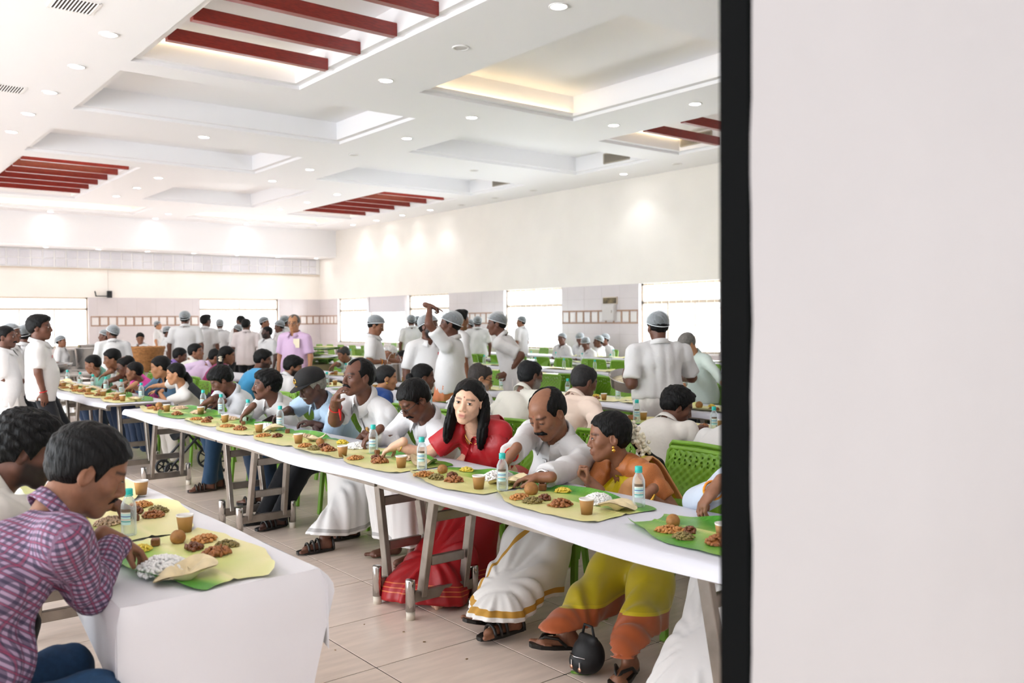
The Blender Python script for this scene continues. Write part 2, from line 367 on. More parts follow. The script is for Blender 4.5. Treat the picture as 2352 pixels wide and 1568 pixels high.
def paint_head(V, c, fr, s, base, sp):
    f, l, u = fr; d = (V-c)/s; x = d@f; y = d@l; z = d@u; C = np.tile(np.array(base), (len(V), 1)); ay = np.abs(y)
    def mix(m, col): 
        m = np.clip(m, 0, 1)[:, None]; C[:] = C*(1-m)+np.array(col)*m
    b = np.array(base); hairc = np.array(sp.get('browc', (.012, .009, .008)))
    fm = (x > .03)
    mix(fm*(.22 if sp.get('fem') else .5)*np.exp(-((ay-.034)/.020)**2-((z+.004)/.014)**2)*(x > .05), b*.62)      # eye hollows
    lipc = sp.get('lip', b*np.array([.85, .62, .62]))
    mix(np.exp(-((z+.068)/.0095)**4-(ay/.023)**4)*(x > .075)*.9, lipc)
    mix(fm*np.exp(-((z-.0275+.25*np.maximum(ay-.036, 0)+.12*np.maximum(.03-ay, 0))/.0055)**2)*((ay > .012) & (ay < .056))*(x > .05)*sp.get('brow', .85), hairc)
    bd = sp.get('beard', 0)
    if bd:
        zl = -.045+.6*np.maximum(ay-.03, 0)*0; mm = np.clip((-.026-z+.35*np.maximum(ay-.045, 0))/.02, 0, 1)*np.clip((x+.02)/.035, 0, 1)*np.clip((z+.128)/.012, 0, 1)
        keep = (1-np.exp(-((z+.068)/.012)**4-(ay/.024)**4)); ch = np.clip((-.05-z+np.maximum(ay-.028, 0)*1.6)/.012, 0, 1)
        mst = np.exp(-((z+.0525)/.007)**2)*(ay < .034)*(x > .07)
        mix(np.clip(mm*ch+mst, 0, 1)*keep*bd, sp.get('beardc', hairc))
    if sp.get('bindi'):
        mix(np.exp(-(y/.0038)**4-((z-.038)/.0042)**4)*(x > .06), sp['bindi'])
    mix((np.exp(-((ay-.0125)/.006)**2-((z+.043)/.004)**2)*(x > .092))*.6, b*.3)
    return C
SKIN = {'light': '#e6b79b', 'tan': '#b9845f', 'mid': '#8d5f46', 'dark': '#6a4434', 'deep': '#4c3129'}
def skin_mat():
    return nmat('skin', (.3, .2, .15), .46, vcol='col', var=(60, .10), bump=(220, .12, .002), spec=.4)
HAIRM = lambda c='#060505': nmat('hair_'+c.strip('#'), c, .55, spec=.22, bump=(26, .9, .006), bstretch=(5, 5, 1.0), var=(40, .35))
def hair_field(c, fr, s, kind, seed):
    """hairline cut in head space"""
    f, l, u = fr; rs = np.random.RandomState(seed); ph = rs.rand(6)*6.28
    def fn(X, Y, Z, v):
        dx, dy, dz = (X-c[0])/s, (Y-c[1])/s, (Z-c[2])/s
        x = dx*f[0]+dy*f[1]+dz*f[2]; y = np.abs(dx*l[0]+dy*l[1]+dz*l[2]); z = dx*u[0]+dy*u[1]+dz*u[2]
        xs = [-.13, -.085, -.045, -.022, -.012, .012, .022, .040, .058, .080, .095, .13]
        if kind in ('long', 'bun', 'pony', 'braid', 'girl'): zs = [-.085, -.085, -.06, -.045, .02, .022, .01, .03, .055, .078, .085, .10]
        elif kind == 'thick': zs = [-.078, -.075, -.055, -.04, .012, -.005, -.03, .028, .042, .056, .066, .09]
        else: zs = [-.070, -.066, -.048, -.036, .018, .0, -.022, .034, .052, .068, .078, .10]
        hl = np.interp(x, xs, zs)+.006*np.sin(y*120+ph[0])
        if kind == 'bald': cut = np.maximum(hl-z, np.minimum(z+.01, .064-np.sqrt(((x-.025)*.68)**2+y**2)))
        elif kind == 'crown': cut = np.maximum(hl-z, .042-np.sqrt((x+.005)**2+y**2+np.minimum(z-.06, 0)**2*4))
        elif kind == 'recede': cut = np.maximum(hl-z, np.minimum(np.minimum(x-.012+.35*(z-.11), z-.045), np.maximum(y-.016, x-.072)))
        else: cut = hl-z
        tex = .0016*np.sin(x*95+3*np.sin(y*60+ph[1])+ph[2])*np.sin(y*110+2*np.sin(z*70+ph[3]))+.001*np.sin(z*160+x*90+4*np.sin(y*45)+ph[4])
        if kind in ('curly', 'thick'): tex = tex*2.0
        return np.maximum(v+tex*s*1.2, cut*s*.8)
    return FN(fn)
def hair_prims(c, fr, s, kind, seed, J=None, vol=1.0):
    f, l, u = fr; q = lambda x, y, z: c+(f*x+l*y+u*z)*s
    e = lambda x, y, z, a, b, d, k=.02: ELL(q(x, y, z), np.array([a, b, d])*s, fr, k*s)
    t = {'thick': .019, 'curly': .024, 'girl': .013, 'long': .014, 'bald': .007, 'crown': .009, 'recede': .009, 'buzz': .005}.get(kind, .011)*vol
    o = [e(-.014, 0, .038, .100+t, .078+t, .080+t*1.15, .02), e(-.045, 0, -.005, .062+t*.7, .068+t*.8, .068, .02)]
    if kind in ('thick', 'curly'): o += [e(.045, .01, .092, .045, .055, .028, .03)]
    if kind == 'quiff': o += [e(.05, 0, .10, .045, .06, .028, .03)]
    o.append(hair_field(c, fr, s, kind, seed))
    return o
def tube_field(pts, r0, r1, seed, k=.02, amp=.003):
    pts = [np.asarray(p, float) for p in pts]; m = len(pts)-1
    return [CAP(pts[i], pts[i+1], r0+(r1-r0)*i/m, r0+(r1-r0)*(i+1)/m, k) for i in range(m)]
def collar_mesh(J, r=.060, flare=1.0, stand=.070, point=.038, op=20):
    N, F, L, T = J['N'], J['F'], J['L'], J['T']; s = J['s']; rows = []; n = 28; a0 = 180-op
    for i in range(n+1):
        a = math.radians(-a0+2*a0*i/n); dr = -F*math.cos(a)+L*1.1*math.sin(a); t = (1-math.cos(a))/2
        zt = stand-.062*t; zb = zt-.040-point*t**5; ro = r+(.020+.030*t)*flare; off = F*.022*t
        rows.append([N+(off+dr*rr+T*zz)*s for rr, zz in ((r-.004, zt-.05), (r, zt-.004), (r+.004, zt), (r+.0085, zt-.002), (ro+.004, zb), (ro, zb-.002), (ro-.004, zb+.004), (r+.004, zt-.014))])
    V = np.array(rows).reshape(-1, 3); m = 8; Fs = []
    for i in range(n):
        for j in range(m-1): Fs.append((i*m+j, (i+1)*m+j, (i+1)*m+j+1, i*m+j+1))
    return V, np.array(Fs)

CAMP = np.array([0, 0, 1.555])
def cloth(c, rough=.8, amt=.5, sc=9):
    lc = np.array(lin(c)); lc = lc*(.80 if lc.min() > .7 else .9); return nmat('cloth_'+c.strip('#')+('' if amt == .5 else str(amt)), tuple(lc), rough, bump=(sc, amt, .02), spec=.25, sheen=.15)
def add(nm, VF, mat, root, base, attrs=None, smooth=True, parent=None):
    if len(VF[0]) == 0: return None
    o = link(nm, mesh_np(nm, np.asarray(VF[0])-base, VF[1], mat, smooth, attrs), parent or root)
    return o
def ball_obj(nm, c, r, fr, mat, root, base, n=10, m=7, parent=None):
    V = []; f, l, u = fr
    for i in range(m+1):
        t = math.pi*i/m
        for j in range(n):
            a = 2*math.pi*j/n; V.append(c+f*r[0]*math.cos(t)+l*r[1]*math.sin(t)*math.cos(a)+u*r[2]*math.sin(t)*math.sin(a))
    F = [(i*n+j, (i+1)*n+j, (i+1)*n+(j+1) % n, i*n+(j+1) % n) for i in range(m) for j in range(n)]
    return add(nm, (np.array(V), np.array(F)), mat, root, base, parent=parent)
def net_mat():
    if 'hairnet' in MATS: return MATS['hairnet']
    m = nmat('hairnet', '#dfe6ea', .7, bump=(90, .8, .004)); nt = m.node_tree; N = nt.nodes; L = nt.links
    tr = N.new('ShaderNodeBsdfTransparent'); mx = N.new('ShaderNodeMixShader'); lw = N.new('ShaderNodeLayerWeight'); lw.inputs[0].default_value = .35
    mr = N.new('ShaderNodeMapRange'); mr.inputs[3].default_value = .26; mr.inputs[4].default_value = .80
    L.new(lw.outputs['Facing'], mr.inputs[0]); L.new(mr.outputs[0], mx.inputs[0]); L.new(tr.outputs[0], mx.inputs[1]); L.new(N['Principled BSDF'].outputs[0], mx.inputs[2])
    L.new(mx.outputs[0], N['Material Output'].inputs[0]); return m
PEOPLE = []
def person(**sp):
    seed = len(PEOPLE)+11; s = sp.get('s', 1.0); W = sp.get('W', 1.0); fem = sp.get('fem', False); belly = sp.get('belly', .01)
    rad = math.radians
    c = np.array(sp['head'], float); ty = rad(sp.get('tyaw', 180)); hy = rad(sp.get('hyaw', sp.get('tyaw', 180)))
    hf = frame(hy, rad(sp.get('hp', 0)), rad(sp.get('hr', 0)))
    sit = sp.get('sit', True); hs = sp.get('hs', 1.0)*s
    Fh, Lh, _ = frame(ty)
    if 'pelv' in sp: P = np.array(sp['pelv'], float)
    else:
        ln = sp.get('lean', (.0, 0.)); P = np.array([c[0], c[1], 0])-Fh*ln[0]-Lh*ln[1]; P[2] = (.53 if sit else .90*s)
    T0 = unit(c-P); N = c-unit(.45*hf[2]+.55*T0)*.158*s-unit(Fh)*.022*s
    T = unit(N-P); Fs = frame(ty+rad(sp.get('twist', 0)))[0]; F = unit(Fs-T*(Fs@T)); L = np.cross(T, F)
    J = dict(P=P, N=N, F=F, L=L, T=T, s=s, bow=sp.get('bow', .015)*s)
    shw = .178*W*s*(.9 if fem else 1)
    for k, sg in (('shL', 1), ('shR', -1)): J[k] = N-T*.05*s+L*sg*shw+F*sp.get('shf', .01)*s-T*sp.get('drop'+k[2], 0)
    base = np.array([P[0], P[1], 0.0])
    dist = np.linalg.norm(c-CAMP); hb = float(np.clip(dist*.0022, .0095, .023)); hh = float(np.clip(dist*.0009, .0034, .0115)); hd = float(np.clip(dist*.0011, .0044, .012))
    hq = sp.get('q', 1.0); hh *= hq
    root = empty('person', base); tag(root, sp['label'], 'person', sp.get('group'))
    tone = np.array(lin(SKIN[sp['tone']] if sp['tone'] in SKIN else sp['tone']))
    # arms
    af = sp.get('arm', 1.0); arms = {}
    for k, sg in (('L', 1), ('R', -1)):
        a = sp.get(k) or {}
        sh = J['sh'+k]
        if 't' in a: t = np.array(a['t'], float)
        elif sit: t = P+Fh*.30*s+Lh*sg*.12*s+np.array([0, 0, .14])
        else: t = sh+np.array([0, 0, -.60*s])+Lh*sg*.07*s+Fh*.05*s
        d = unit(a['d']) if 'd' in a else (unit(unit(t-sh)+np.array([0, 0, -.1])+Fh*.5) if sit else unit(t-sh))
        wr = t-d*.075*s; hint = np.array(a.get('h', -Fh*.35+Lh*sg*.5+np.array([0, 0, -.8])), float)
        l1, l2 = .285*s, .255*s
        if a.get('st'): kk = np.clip(np.linalg.norm(wr-sh)*a['st']/(l1+l2), .75, 1.15); l1 *= kk; l2 *= kk
        el, wr = ik(sh, wr, l1, l2, hint)
        n = np.array(a.get('n', (0, 0, -1) if sit else -Lh*sg), float); arms[k] = (sh, el, wr, d, n, sg, a.get('pose', 'relaxed'))
    # legs
    legs = {}
    for k, sg in (('L', 1), ('R', -1)):
        hip = P+Lh*sg*.085*s+np.array([0, 0, -.02])
        ft = sp.get('foot'+k)
        if sit:
            an = np.array(ft, float) if ft is not None else hip+Fh*.36*s+Lh*sg*.04+np.array([0, 0, -hip[2]+.09])
            kn, an = ik(hip, an, .43*s, .42*s, Fh*1.0+np.array([0, 0, .75])+Lh*sg*sp.get('spread', .12))
        else:
            an = np.array(ft, float) if ft is not None else np.array([hip[0], hip[1], .09])+Lh*sg*.03+Fh*(.05*sg)
            kn, an = ik(hip, an, .43*s, .42*s, Fh)
        fd = unit(sp.get('fd'+k, sp.get('fd', Fh*1.0+Lh*sg*.15)))
        legs[k] = (hip, kn, an, fd)
    # ---- body, one skin surface
    bp = torso_prims(J, -.014, W, belly, False); wrist = .028*af
    for k, (sh, el, wr, d, n, sg, pose) in arms.items():
        bp += [CAP(sh, el, .047*s*af, .039*s*af, .02), CAP(el, wr, .041*s*af, wrist*s, .02)]
    show_leg = sp.get('legs', dist < 9)
    for k, (hip, kn, an, fd) in legs.items():
        if show_leg: bp += [CAP(hip, kn, .072*s, .055*s, .02), CAP(kn, an, .054*s, .036*s, .02)]
    parts = [sdf_mesh(bp, min(hb*1.7, .028))]
    nb = len(parts[0][0])
    hp_ = head_prims(c, hf, hs, N-T*.02*s, fem, sp.get('fat', 1.0))
    hm = sdf_mesh(hp_, hh); parts.append(hm)
    vis = sp.get('hands', 'LR')
    for k in vis:
        sh, el, wr, d, n, sg, pose = arms[k]; parts.append(sdf_mesh(hand_prims(wr, d, n, sg, s*sp.get('hsz', 1.0), pose), hd))
    if show_leg:
        for k, (hip, kn, an, fd) in legs.items():
            fl = np.cross((0, 0, 1), fd); z = np.array([0, 0, 1.]); pr = [CAP(an, an-fd*.03*s-z*.045*s, .036*s, .032*s, .02), CAP(an-fd*.02*s-z*.05*s, an+fd*.13*s-z*.062*s, .033*s, .026*s, .03)]
            for j in range(5): 
                p0 = an+fd*(.13-.008*j)*s+fl*(.034-.017*j)*s*(1 if k == 'R' else -1)*-1-z*.066*s; pr.append(CAP(p0, p0+fd*(.045-.004*j)*s, (.0125 if j == 0 else .0095)*s, None, .008))
            parts.append(sdf_mesh(pr, max(hd, .006)))
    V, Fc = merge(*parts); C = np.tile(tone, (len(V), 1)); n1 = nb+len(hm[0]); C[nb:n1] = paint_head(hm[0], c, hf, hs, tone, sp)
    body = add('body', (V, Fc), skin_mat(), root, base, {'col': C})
    q = lambda x, y, z: c+(hf[0]*x+hf[1]*y+hf[2]*z)*hs
    if dist < 13 and sp.get('face', True):
        op = sp.get('eyes', 1.0); gz = sp.get('gaze', (0, 0))
        for sg in (1, -1):
            if op > .05:
                e = ball_obj('eye', q(.0885, .0335*sg, .003), np.array([.0062, .0125, .0058*op])*hs, hf, nmat('eye_white', '#c9bdb3', .25), root, base)
                ball_obj('iris', q(.0925, .0335*sg+gz[0], .003+gz[1]), np.array([.0035, .0062, .0056*op])*hs, hf, nmat('iris', '#120c0a', .12), root, base, parent=e)
                ball_obj('eyelid', q(.0885, .0335*sg, .003+.0058*op), np.array([.0066, .0140, .0022])*hs, hf, nmat('lash', '#1a100d', .5), root, base)
            else: ball_obj('eyelid', q(.0880, .0335*sg, -.0035), np.array([.0045, .0135, .0022])*hs, hf, nmat('lash', '#1a100d', .5), root, base)
    hc = sp.get('hairc', '#060505'); HM = HAIRM(hc)
    if sp.get('stache'):
        st = sp['stache']; o = []
        for sg in (1, -1): o += [CAP(q(.1035, 0, -.050), q(.096, .022*sg, -.055), .0075*st*hs, .0070*st*hs, .006), CAP(q(.096, .022*sg, -.055), q(.084, .036*sg, -.066), .0066*st*hs, .0035*st*hs, .006)]
        add('moustache', sdf_mesh(o, min(hh, .006)), HM, root, base)
    kind = sp.get('hair', 'short'); ho = None
    if kind != 'none':
        pr = hair_prims(c, hf, hs, kind, seed, vol=sp.get('vol', 1.0))
        VF = sdf_mesh(pr, hh*(1.0 if dist < 4 else 1.25))
        if sp.get('tail'):
            tp = sdf_mesh(tube_field(sp['tail'], sp.get('tr', (.035, .012))[0], sp.get('tr', (.035, .012))[1], seed), hh*1.2); VF = merge(VF, tp)
        if sp.get('bun'): VF = merge(VF, sdf_mesh([ELL(q(-.125, 0, -.015), np.array([.045, .05, .045])*hs, hf)], hh*1.2))
        ho = add('hair', VF, HM, root, base)
    if sp.get('net'):
        t = .017+(.012 if kind in ('thick', 'curly') else 0)
        f, l, u = hf; pl = lambda X, Y, Z, v: np.maximum(v+.0022*np.sin(X*170+Y*120)*np.sin(Y*150-Z*130), (.030+.0-((X-c[0])*u[0]+(Y-c[1])*u[1]+(Z-c[2])*u[2])/hs+.42*((X-c[0])*f[0]+(Y-c[1])*f[1]+(Z-c[2])*f[2])/hs)*hs*.9)
        npm = [ELL(q(-.016, 0, .046), np.array([.100+t, .080+t, .078+t])*hs, hf, .02*hs), FN(pl)]
        Vn, Fn = sdf_mesh(npm, max(hh, .007))
        dn = Vn-c; low = (dn@u/hs-.42*(dn@f)/hs) < .0345; keep = ~(low[Fn].all(1)); no = add('hairnet', (Vn, Fn[keep]), net_mat(), root, base)
        ring = []
        for a in np.linspace(0, 2*math.pi, 25):
            dr = f*math.cos(a)*(.098+t*.9)+l*math.sin(a)*(.078+t*.9); ring.append(tuple(c+(dr-f*.014+u*(.030+.42*(math.cos(a)*(.098+t*.9)-.014)))*hs-base))
        MB().tube(ring, .0035*hs, 5, cap=False).obj('elastic_band', nmat('net_band', '#e8edf0', .8), no)
        if sp.get('netbun'): add('net_bun', sdf_mesh([ELL(q(-.135, 0, .0), np.array([.045, .05, .05])*hs, hf)], .009), net_mat(), root, base)
    if sp.get('glasses'):
        g = MB(); gc = nmat('spectacle_frame', sp['glasses'] if isinstance(sp['glasses'], str) else '#141414', .3)
        for sg in (1, -1):
            R = [tuple(q(.106-.004*abs(math.cos(a)), sg*(.034+.024*math.cos(a)), -.003+.0185*math.sin(a))-base) for a in np.linspace(0, 2*math.pi, 17)]
            g.tube(R, .0017*hs, 5, cap=False); g.tube([tuple(q(.104, .058*sg, .004)-base), tuple(q(.06, .076*sg, .006)-base), tuple(q(-.005, .083*sg, .004)-base), tuple(q(-.02, .083*sg, -.01)-base)], .0019*hs, 5)
        g.tube([tuple(q(.108, .011, .002)-base), tuple(q(.111, 0, .005)-base), tuple(q(.108, -.011, .002)-base)], .0017*hs, 5)
        g.obj('spectacles', gc, root)
    # ---- clothes
    top = sp.get('top', ('shirt', '#f0eeec', 'half')); col = top[1]; sl = top[2]; fz = seed*3
    cm = top[3] if len(top) > 3 else cloth(col)
    inf = .012 if top[0] != 'blouse' else .005
    pr = torso_prims(J, inf, W, belly, fem)
    for k, (sh, el, wr, d, n, sg, pose) in arms.items():
        ar = 1.0+(af-1)*.6
        pr.append(CAP(sh, sh+(el-sh)*.3, .054*s*ar, .056*s*ar, .03))
        if sl == 'half': pr.append(CON(sh, sh+(el-sh)*sp.get('slv', .82), .060*s*ar, .066*s*ar, .02))
        elif sl == 'full': pr += [CAP(sh, el, .060*s*ar, .054*s*ar, .03), CON(el-(wr-el)*.05, el+(wr-el)*sp.get('cuff', .93), .053*s*ar, .040*s*ar, .02)]
        elif sl == 'roll': pr += [CAP(sh, el, .060*s*ar, .056*s*ar, .03), CON(el-(wr-el)*.05, el+(wr-el)*sp.get('cuff', .55), .055*s*ar, .052*s*ar, .02), CON(el+(wr-el)*(sp.get('cuff', .55)-.22), el+(wr-el)*sp.get('cuff', .55), .055*s*ar, .056*s*ar, .006)]
        elif sl == 'cap': pr.append(CON(sh, sh+(el-sh)*.55, .058*s*ar, .056*s*ar, .02))
    if not sit:
        hem = P[2]-sp.get('hem', .13)*s
        for sg in (1, -1): pr.append(CAP(P+T*.14*s+Lh*sg*.06*W*s+Fh*belly*.5, np.array([P[0], P[1], hem-.1])+Lh*sg*.075*W*s, .112*s+belly*.3, .128*s, .05))
        pr += [FN(lambda X, Y, Z, v: np.maximum(v, hem+.02*np.sin(X*9+Y*7)-Z))]
    if top[0] == 'blouse': mid = P+.42*(N-P); pr.append(PLANE(mid, -T))
    pr.append(folds(fz, sp.get('fold', .0095 if dist < 8 else .007), 23))
    pr.append(CAP(N-T*.01*s+F*.01*s, N+T*.16*s+F*.03*s, (.058 if not fem else .056)*s, .07*s, .008, -1))
    vo = sp.get('vneck', .05 if top[0] == 'shirt' else .03)
    if top[0] in ('kurti', 'blouse') : pr.append(ELL(N+F*.075*s-T*.05*s, np.array([.06, .072, .07])*s, (F, L, T), .01, -1))
    elif vo: pr.append(CAP(N+F*.07*s+T*.01*s, N+F*.115*s-T*vo*s, .032*s, .012*s, .01, -1))
    VF = sdf_mesh(pr, hb)
    attrs = {}
    if sp.get('plaid'):
        V = VF[0]; segs = [(P, N, .17)]+[(a[0]+(a[1]-a[0])*.3, a[1], .05) for a in arms.values()]+[(a[1], a[2], .05) for a in arms.values()]; best = np.full(len(V), 9.); uu = np.zeros(len(V)); vv = np.zeros(len(V))
        for a, b, r in segs:
            ab = b-a; Ls = np.linalg.norm(ab); t = np.clip((V-a)@ab/Ls**2, 0, 1); pv = V-a-t[:, None]*ab; dd = np.linalg.norm(pv, axis=1)-r; ax_ = ab/Ls
            e1 = unit(np.cross(ax_, F if abs(ax_@F) < .8 else L)); e2 = np.cross(ax_, e1); m = dd < best; best[m] = dd[m]
            ang = np.arctan2(pv@e2, pv@e1); uu[m] = ((V-a)@ax_)[m]; vv[m] = (pv@e1 if r > .1 else ang*r)[m]
        attrs = {'pu': uu, 'pv': vv}
    sn = {'shirt': 'shirt', 'tshirt': 'tee_shirt', 'kurti': 'kurti', 'blouse': 'blouse'}[top[0]]
    SV = VF[0]; so = add(sn, VF, cm, root, base, attrs)
    if top[0] == 'shirt':
        cv = collar_mesh(J, sp.get('cr', .066)); rel = (cv[0]-N); add('collar', cv, cm, root, base, {'pu': rel@T, 'pv': np.arctan2(rel@L, rel@F)*.065} if sp.get('plaid') else None, parent=so)
    bot = sp.get('bottom', ('trousers', '#23262e'))
    lm = bot[2] if len(bot) > 2 else cloth(bot[1])
    if sp.get('lower', True) and bot[0] != 'none':
        pr = [ELL(P+T*.0*s, np.array([.125, .170*W, .13])*s+.004, (F, L, T), .05)]; at = {}
        if bot[0] == 'trousers':
            for k, (hip, kn, an, fd) in legs.items(): pr += [CAP(hip, kn, (.092 if sit else .086)*s, .074*s, .03), CON(kn, an-np.array([0, 0, .02 if sit else .078]), .072*s, .062*s, .03), CAP(kn, kn+(an-kn)*.3, .072*s, .07*s, .02)]
            pr.append(folds(fz+1, .006, 26, .4)); VF = sdf_mesh(pr, hb*1.35)
        else:
            flare = sp.get('flare', 1.0); hz = sp.get('hemz', .10); mk = (legs['L'][1]+legs['R'][1])/2; ma = (legs['L'][2]+legs['R'][2])/2
            for k, (hip, kn, an, fd) in legs.items(): pr += [CAP(hip, kn, .098*s, .088*s, .06), CAP(kn, an+(an-kn)*.25, .088*s, .105*s*flare, .06)]
            pr += [CAP(P, mk-Fh*(.12 if sp.get('split') else 0), .10*s, .085*s, .08)]
            if not sp.get('split'): pr.append(CAP(mk, ma+(ma-mk)*.3, .085*s, .10*s*flare, .08))
            if sit:
                for k, (hip, kn, an, fd) in legs.items(): pr.append(CAP(kn-Fh*.02, np.array([kn[0]*.75+an[0]*.25, kn[1]*.75+an[1]*.25, hz-.06])-Fh*.03, .085*s, .088*s*flare, .07))
            cx, cy = ma[0], ma[1]; pr.append(vfolds(fz+2, sp.get('pleat', .007), cx-.02, cy, sp.get('npl', 11))); pr.append(folds(fz+3, .005, 17, .35))
            pr.append(FN(lambda X, Y, Z, v: np.maximum(v, hz+.018*np.sin(X*11+Y*8)-Z)))
            VF = sdf_mesh(pr, hb); V = VF[0]; at = {'h': V[:, 2]-(hz+.018*np.sin(V[:, 0]*11+V[:, 1]*8))}
            if sp.get('stripe') is not None:
                sx = sp['stripe']; at['st'] = sx(V)
        add({'trousers': 'trousers', 'dhoti': 'dhoti', 'skirt': 'sari_skirt'}[bot[0]], VF, lm, root, base, at)
    info = dict(sv=None if so is None else SV, root=root, J=J, base=base, arms=arms, legs=legs, q=q, hf=hf, c=c, s=s, hs=hs, hh=hh, hb=hb, hd=hd, shirt=so, hair=ho)
    if show_leg and sp.get('shoe'):
        for k, (hip, kn, an, fd) in legs.items():
            z = np.array([0, 0, 1.]); fl = np.cross(z, fd); b0 = an-z*.083*s; m = nmat('sandal_'+sp.get('shoec', '#17130f').strip('#'), sp.get('shoec', '#17130f'), .5)
            out = []
            for (x, y) in ((-.075, .0), (-.06, .03), (.0, .036), (.08, .046), (.15, .043), (.19, .02), (.195, 0), (.19, -.02), (.15, -.043), (.08, -.044), (.0, -.034), (-.06, -.03)): out.append(b0+fd*x*s+fl*y*s)
            g = MB(); n = len(out); g.add([tuple(p-base-z*.0) for p in out]+[tuple(p-base+z*.018) for p in out], [tuple(range(n))[::-1], tuple(range(n, 2*n))]+[(i, (i+1) % n, n+(i+1) % n, n+i) for i in range(n)])
            sh_ = g.obj('sandal', m, root)
            if sp['shoe'] == 'flip':
                MB().tube([tuple(b0+fd*.02*s+fl*.046*s+z*.02-base), tuple(b0+fd*.06*s+fl*.04*s+z*.055*s-base), tuple(b0+fd*.12*s+fl*.016*s+z*.055*s-base), tuple(b0+fd*.145*s+z*.03-base), tuple(b0+fd*.12*s-fl*.016*s+z*.055*s-base), tuple(b0+fd*.06*s-fl*.04*s+z*.055*s-base), tuple(b0+fd*.02*s-fl*.046*s+z*.02-base)], .0075, 6).obj('strap', m, sh_)
            else:
                for x, hgt in ((.12, .05), (.085, .062), (.05, .072), (-.05, .075)):
                    MB().tube([tuple(b0+fd*x*s+fl*.046*math.cos(a)*s+z*(.012+hgt*math.sin(a)*s)-base) for a in np.linspace(0, math.pi, 9)], .0085, 6).obj('strap', m, sh_)
    PEOPLE.append(info); return info

# ---------------------------------------------------------------- the hall
K = 1.3726
M_cream = nmat('wall_cream', '#f5f0e9', .75, var=(1.2, .03), spec=.3)
M_white = nmat('ceiling_white', '#f7f6f8', .6, spec=.3)
M_dado = nmat('dado_tile', '#d8d1d2', .18, var=(2, .04))
M_tile = nmat('floor_tile', '#efdbcb', .24, var=(3.5, .10), stretch=(1, 6, 1), bump=(40, .05, .003))
M_grout = nmat('grout', '#1c1410', .9)
M_wood = nmat('red_wood', '#8e2417', .30, var=(14, .35), stretch=(1, 9, 9), coat=.3)
M_alu = nmat('aluminium', '#b9b4ae', .4, .8)
M_frame = nmat('window_frame', '#cdbfae', .5)
def struct(o): o['kind'] = 'structure'; return o
def glass_mat():
    if 'pane_glass' in MATS: return MATS['pane_glass']
    m = nmat('pane_glass', '#ffffff', .02); nt = m.node_tree; N = nt.nodes; L = nt.links
    tr = N.new('ShaderNodeBsdfTransparent'); mx = N.new('ShaderNodeMixShader'); fr = N.new('ShaderNodeLayerWeight'); pw = N.new('ShaderNodeMath'); pw.operation = 'POWER'; pw.inputs[1].default_value = 4.0
    gl = N.new('ShaderNodeBsdfGlossy'); gl.inputs['Roughness'].default_value = .02; ml = N.new('ShaderNodeMath'); ml.operation = 'MULTIPLY_ADD'; ml.inputs[1].default_value = .5; ml.inputs[2].default_value = .03
    L.new(fr.outputs['Facing'], pw.inputs[0]); L.new(pw.outputs[0], ml.inputs[0]); L.new(ml.outputs[0], mx.inputs[0]); L.new(tr.outputs[0], mx.inputs[1]); L.new(gl.outputs[0], mx.inputs[2]); L.new(mx.outputs[0], N['Material Output'].inputs[0])
    MATS['pane_glass'] = m; return m
# floor: dark bed, laid tiles proud of the joints
XL, YN = -7.0, 0.86
fl = struct(MB().box(((XL+WX)/2, (FY-3)/2, -.0525), (WX-XL, FY+3, .10)).obj('floor', M_grout))
G0 = (2.5625, 5.2266); TS = .6; tm = MB().box((0, 0, -.0045), (TS-.006, TS-.006, .009), bev=.0012).mesh('tile', M_tile)
cells = []
for i in range(-16, 21):
    for j in range(-14, 42):
        x, y = G0[0]+(i+.5)*TS, G0[1]+(j+.5)*TS
        if x-.3 < XL or x+.3 > WX+.3 or y+.3 > FY+.3: continue
        d = x*_f[0]+y*_f[1]; sx = (x*_r[0]+y*_r[1])/max(d, .05); cells.append((0 if (d > 1.0 and abs(sx) < .62 and x > -.5) else 1, d, x, y))
cells.sort()
for k, (_, d, x, y) in enumerate(cells[:290]): link('tile', tm.copy(), fl, (x, y, 0))
g = MB()
for (_, d, x, y) in cells[290:]: g.add([(x-.297, y-.297, -.001), (x+.297, y-.297, -.001), (x+.297, y+.297, -.001), (x-.297, y+.297, -.001)], [(0, 1, 2, 3)])
tf = g.obj('tile_field', M_tile, fl); tf['kind'] = 'stuff'
# ceiling with recessed coffers
COF = {'slat': [(2.33, 4.15, 3.97, 8.36), (2.38, 13.97, 4.02, 18.2), (8.28, 13.97, 9.9, 18.2), (8.24, 4.15, 9.87, 8.38)],
       'plain': [(2.34, 8.72, 5.6, 10.6), (2.36, 11.77, 5.63, 13.5), (6.62, 8.9, 9.87, 10.55), (6.65, 11.85, 9.87, 13.45), (5.05, 14.67, 7.25, 17.52)],
       'lit': [(5.0, 4.79, 7.18, 7.72), (2.36, 18.7, 5.63, 20.2), (6.7, 18.62, 9.95, 20.04)]}
rects = [(tuple(v*K for v in r), kd) for kd, rs in COF.items() for r in rs]
xs = sorted({XL, WX+.2}|{r[0] for r, _ in rects}|{r[2] for r, _ in rects}); ys = sorted({YN-.2, FY+.2}|{r[1] for r, _ in rects}|{r[3] for r, _ in rects})
g = MB()
for a, b in zip(xs, xs[1:]):
    for c_, d in zip(ys, ys[1:]):
        mx, my = (a+b)/2, (c_+d)/2
        if any(r[0] < mx < r[2] and r[1] < my < r[3] for r, _ in rects): continue
        g.add([(a, c_, CZ), (b, c_, CZ), (b, d, CZ), (a, d, CZ)], [(3, 2, 1, 0)])
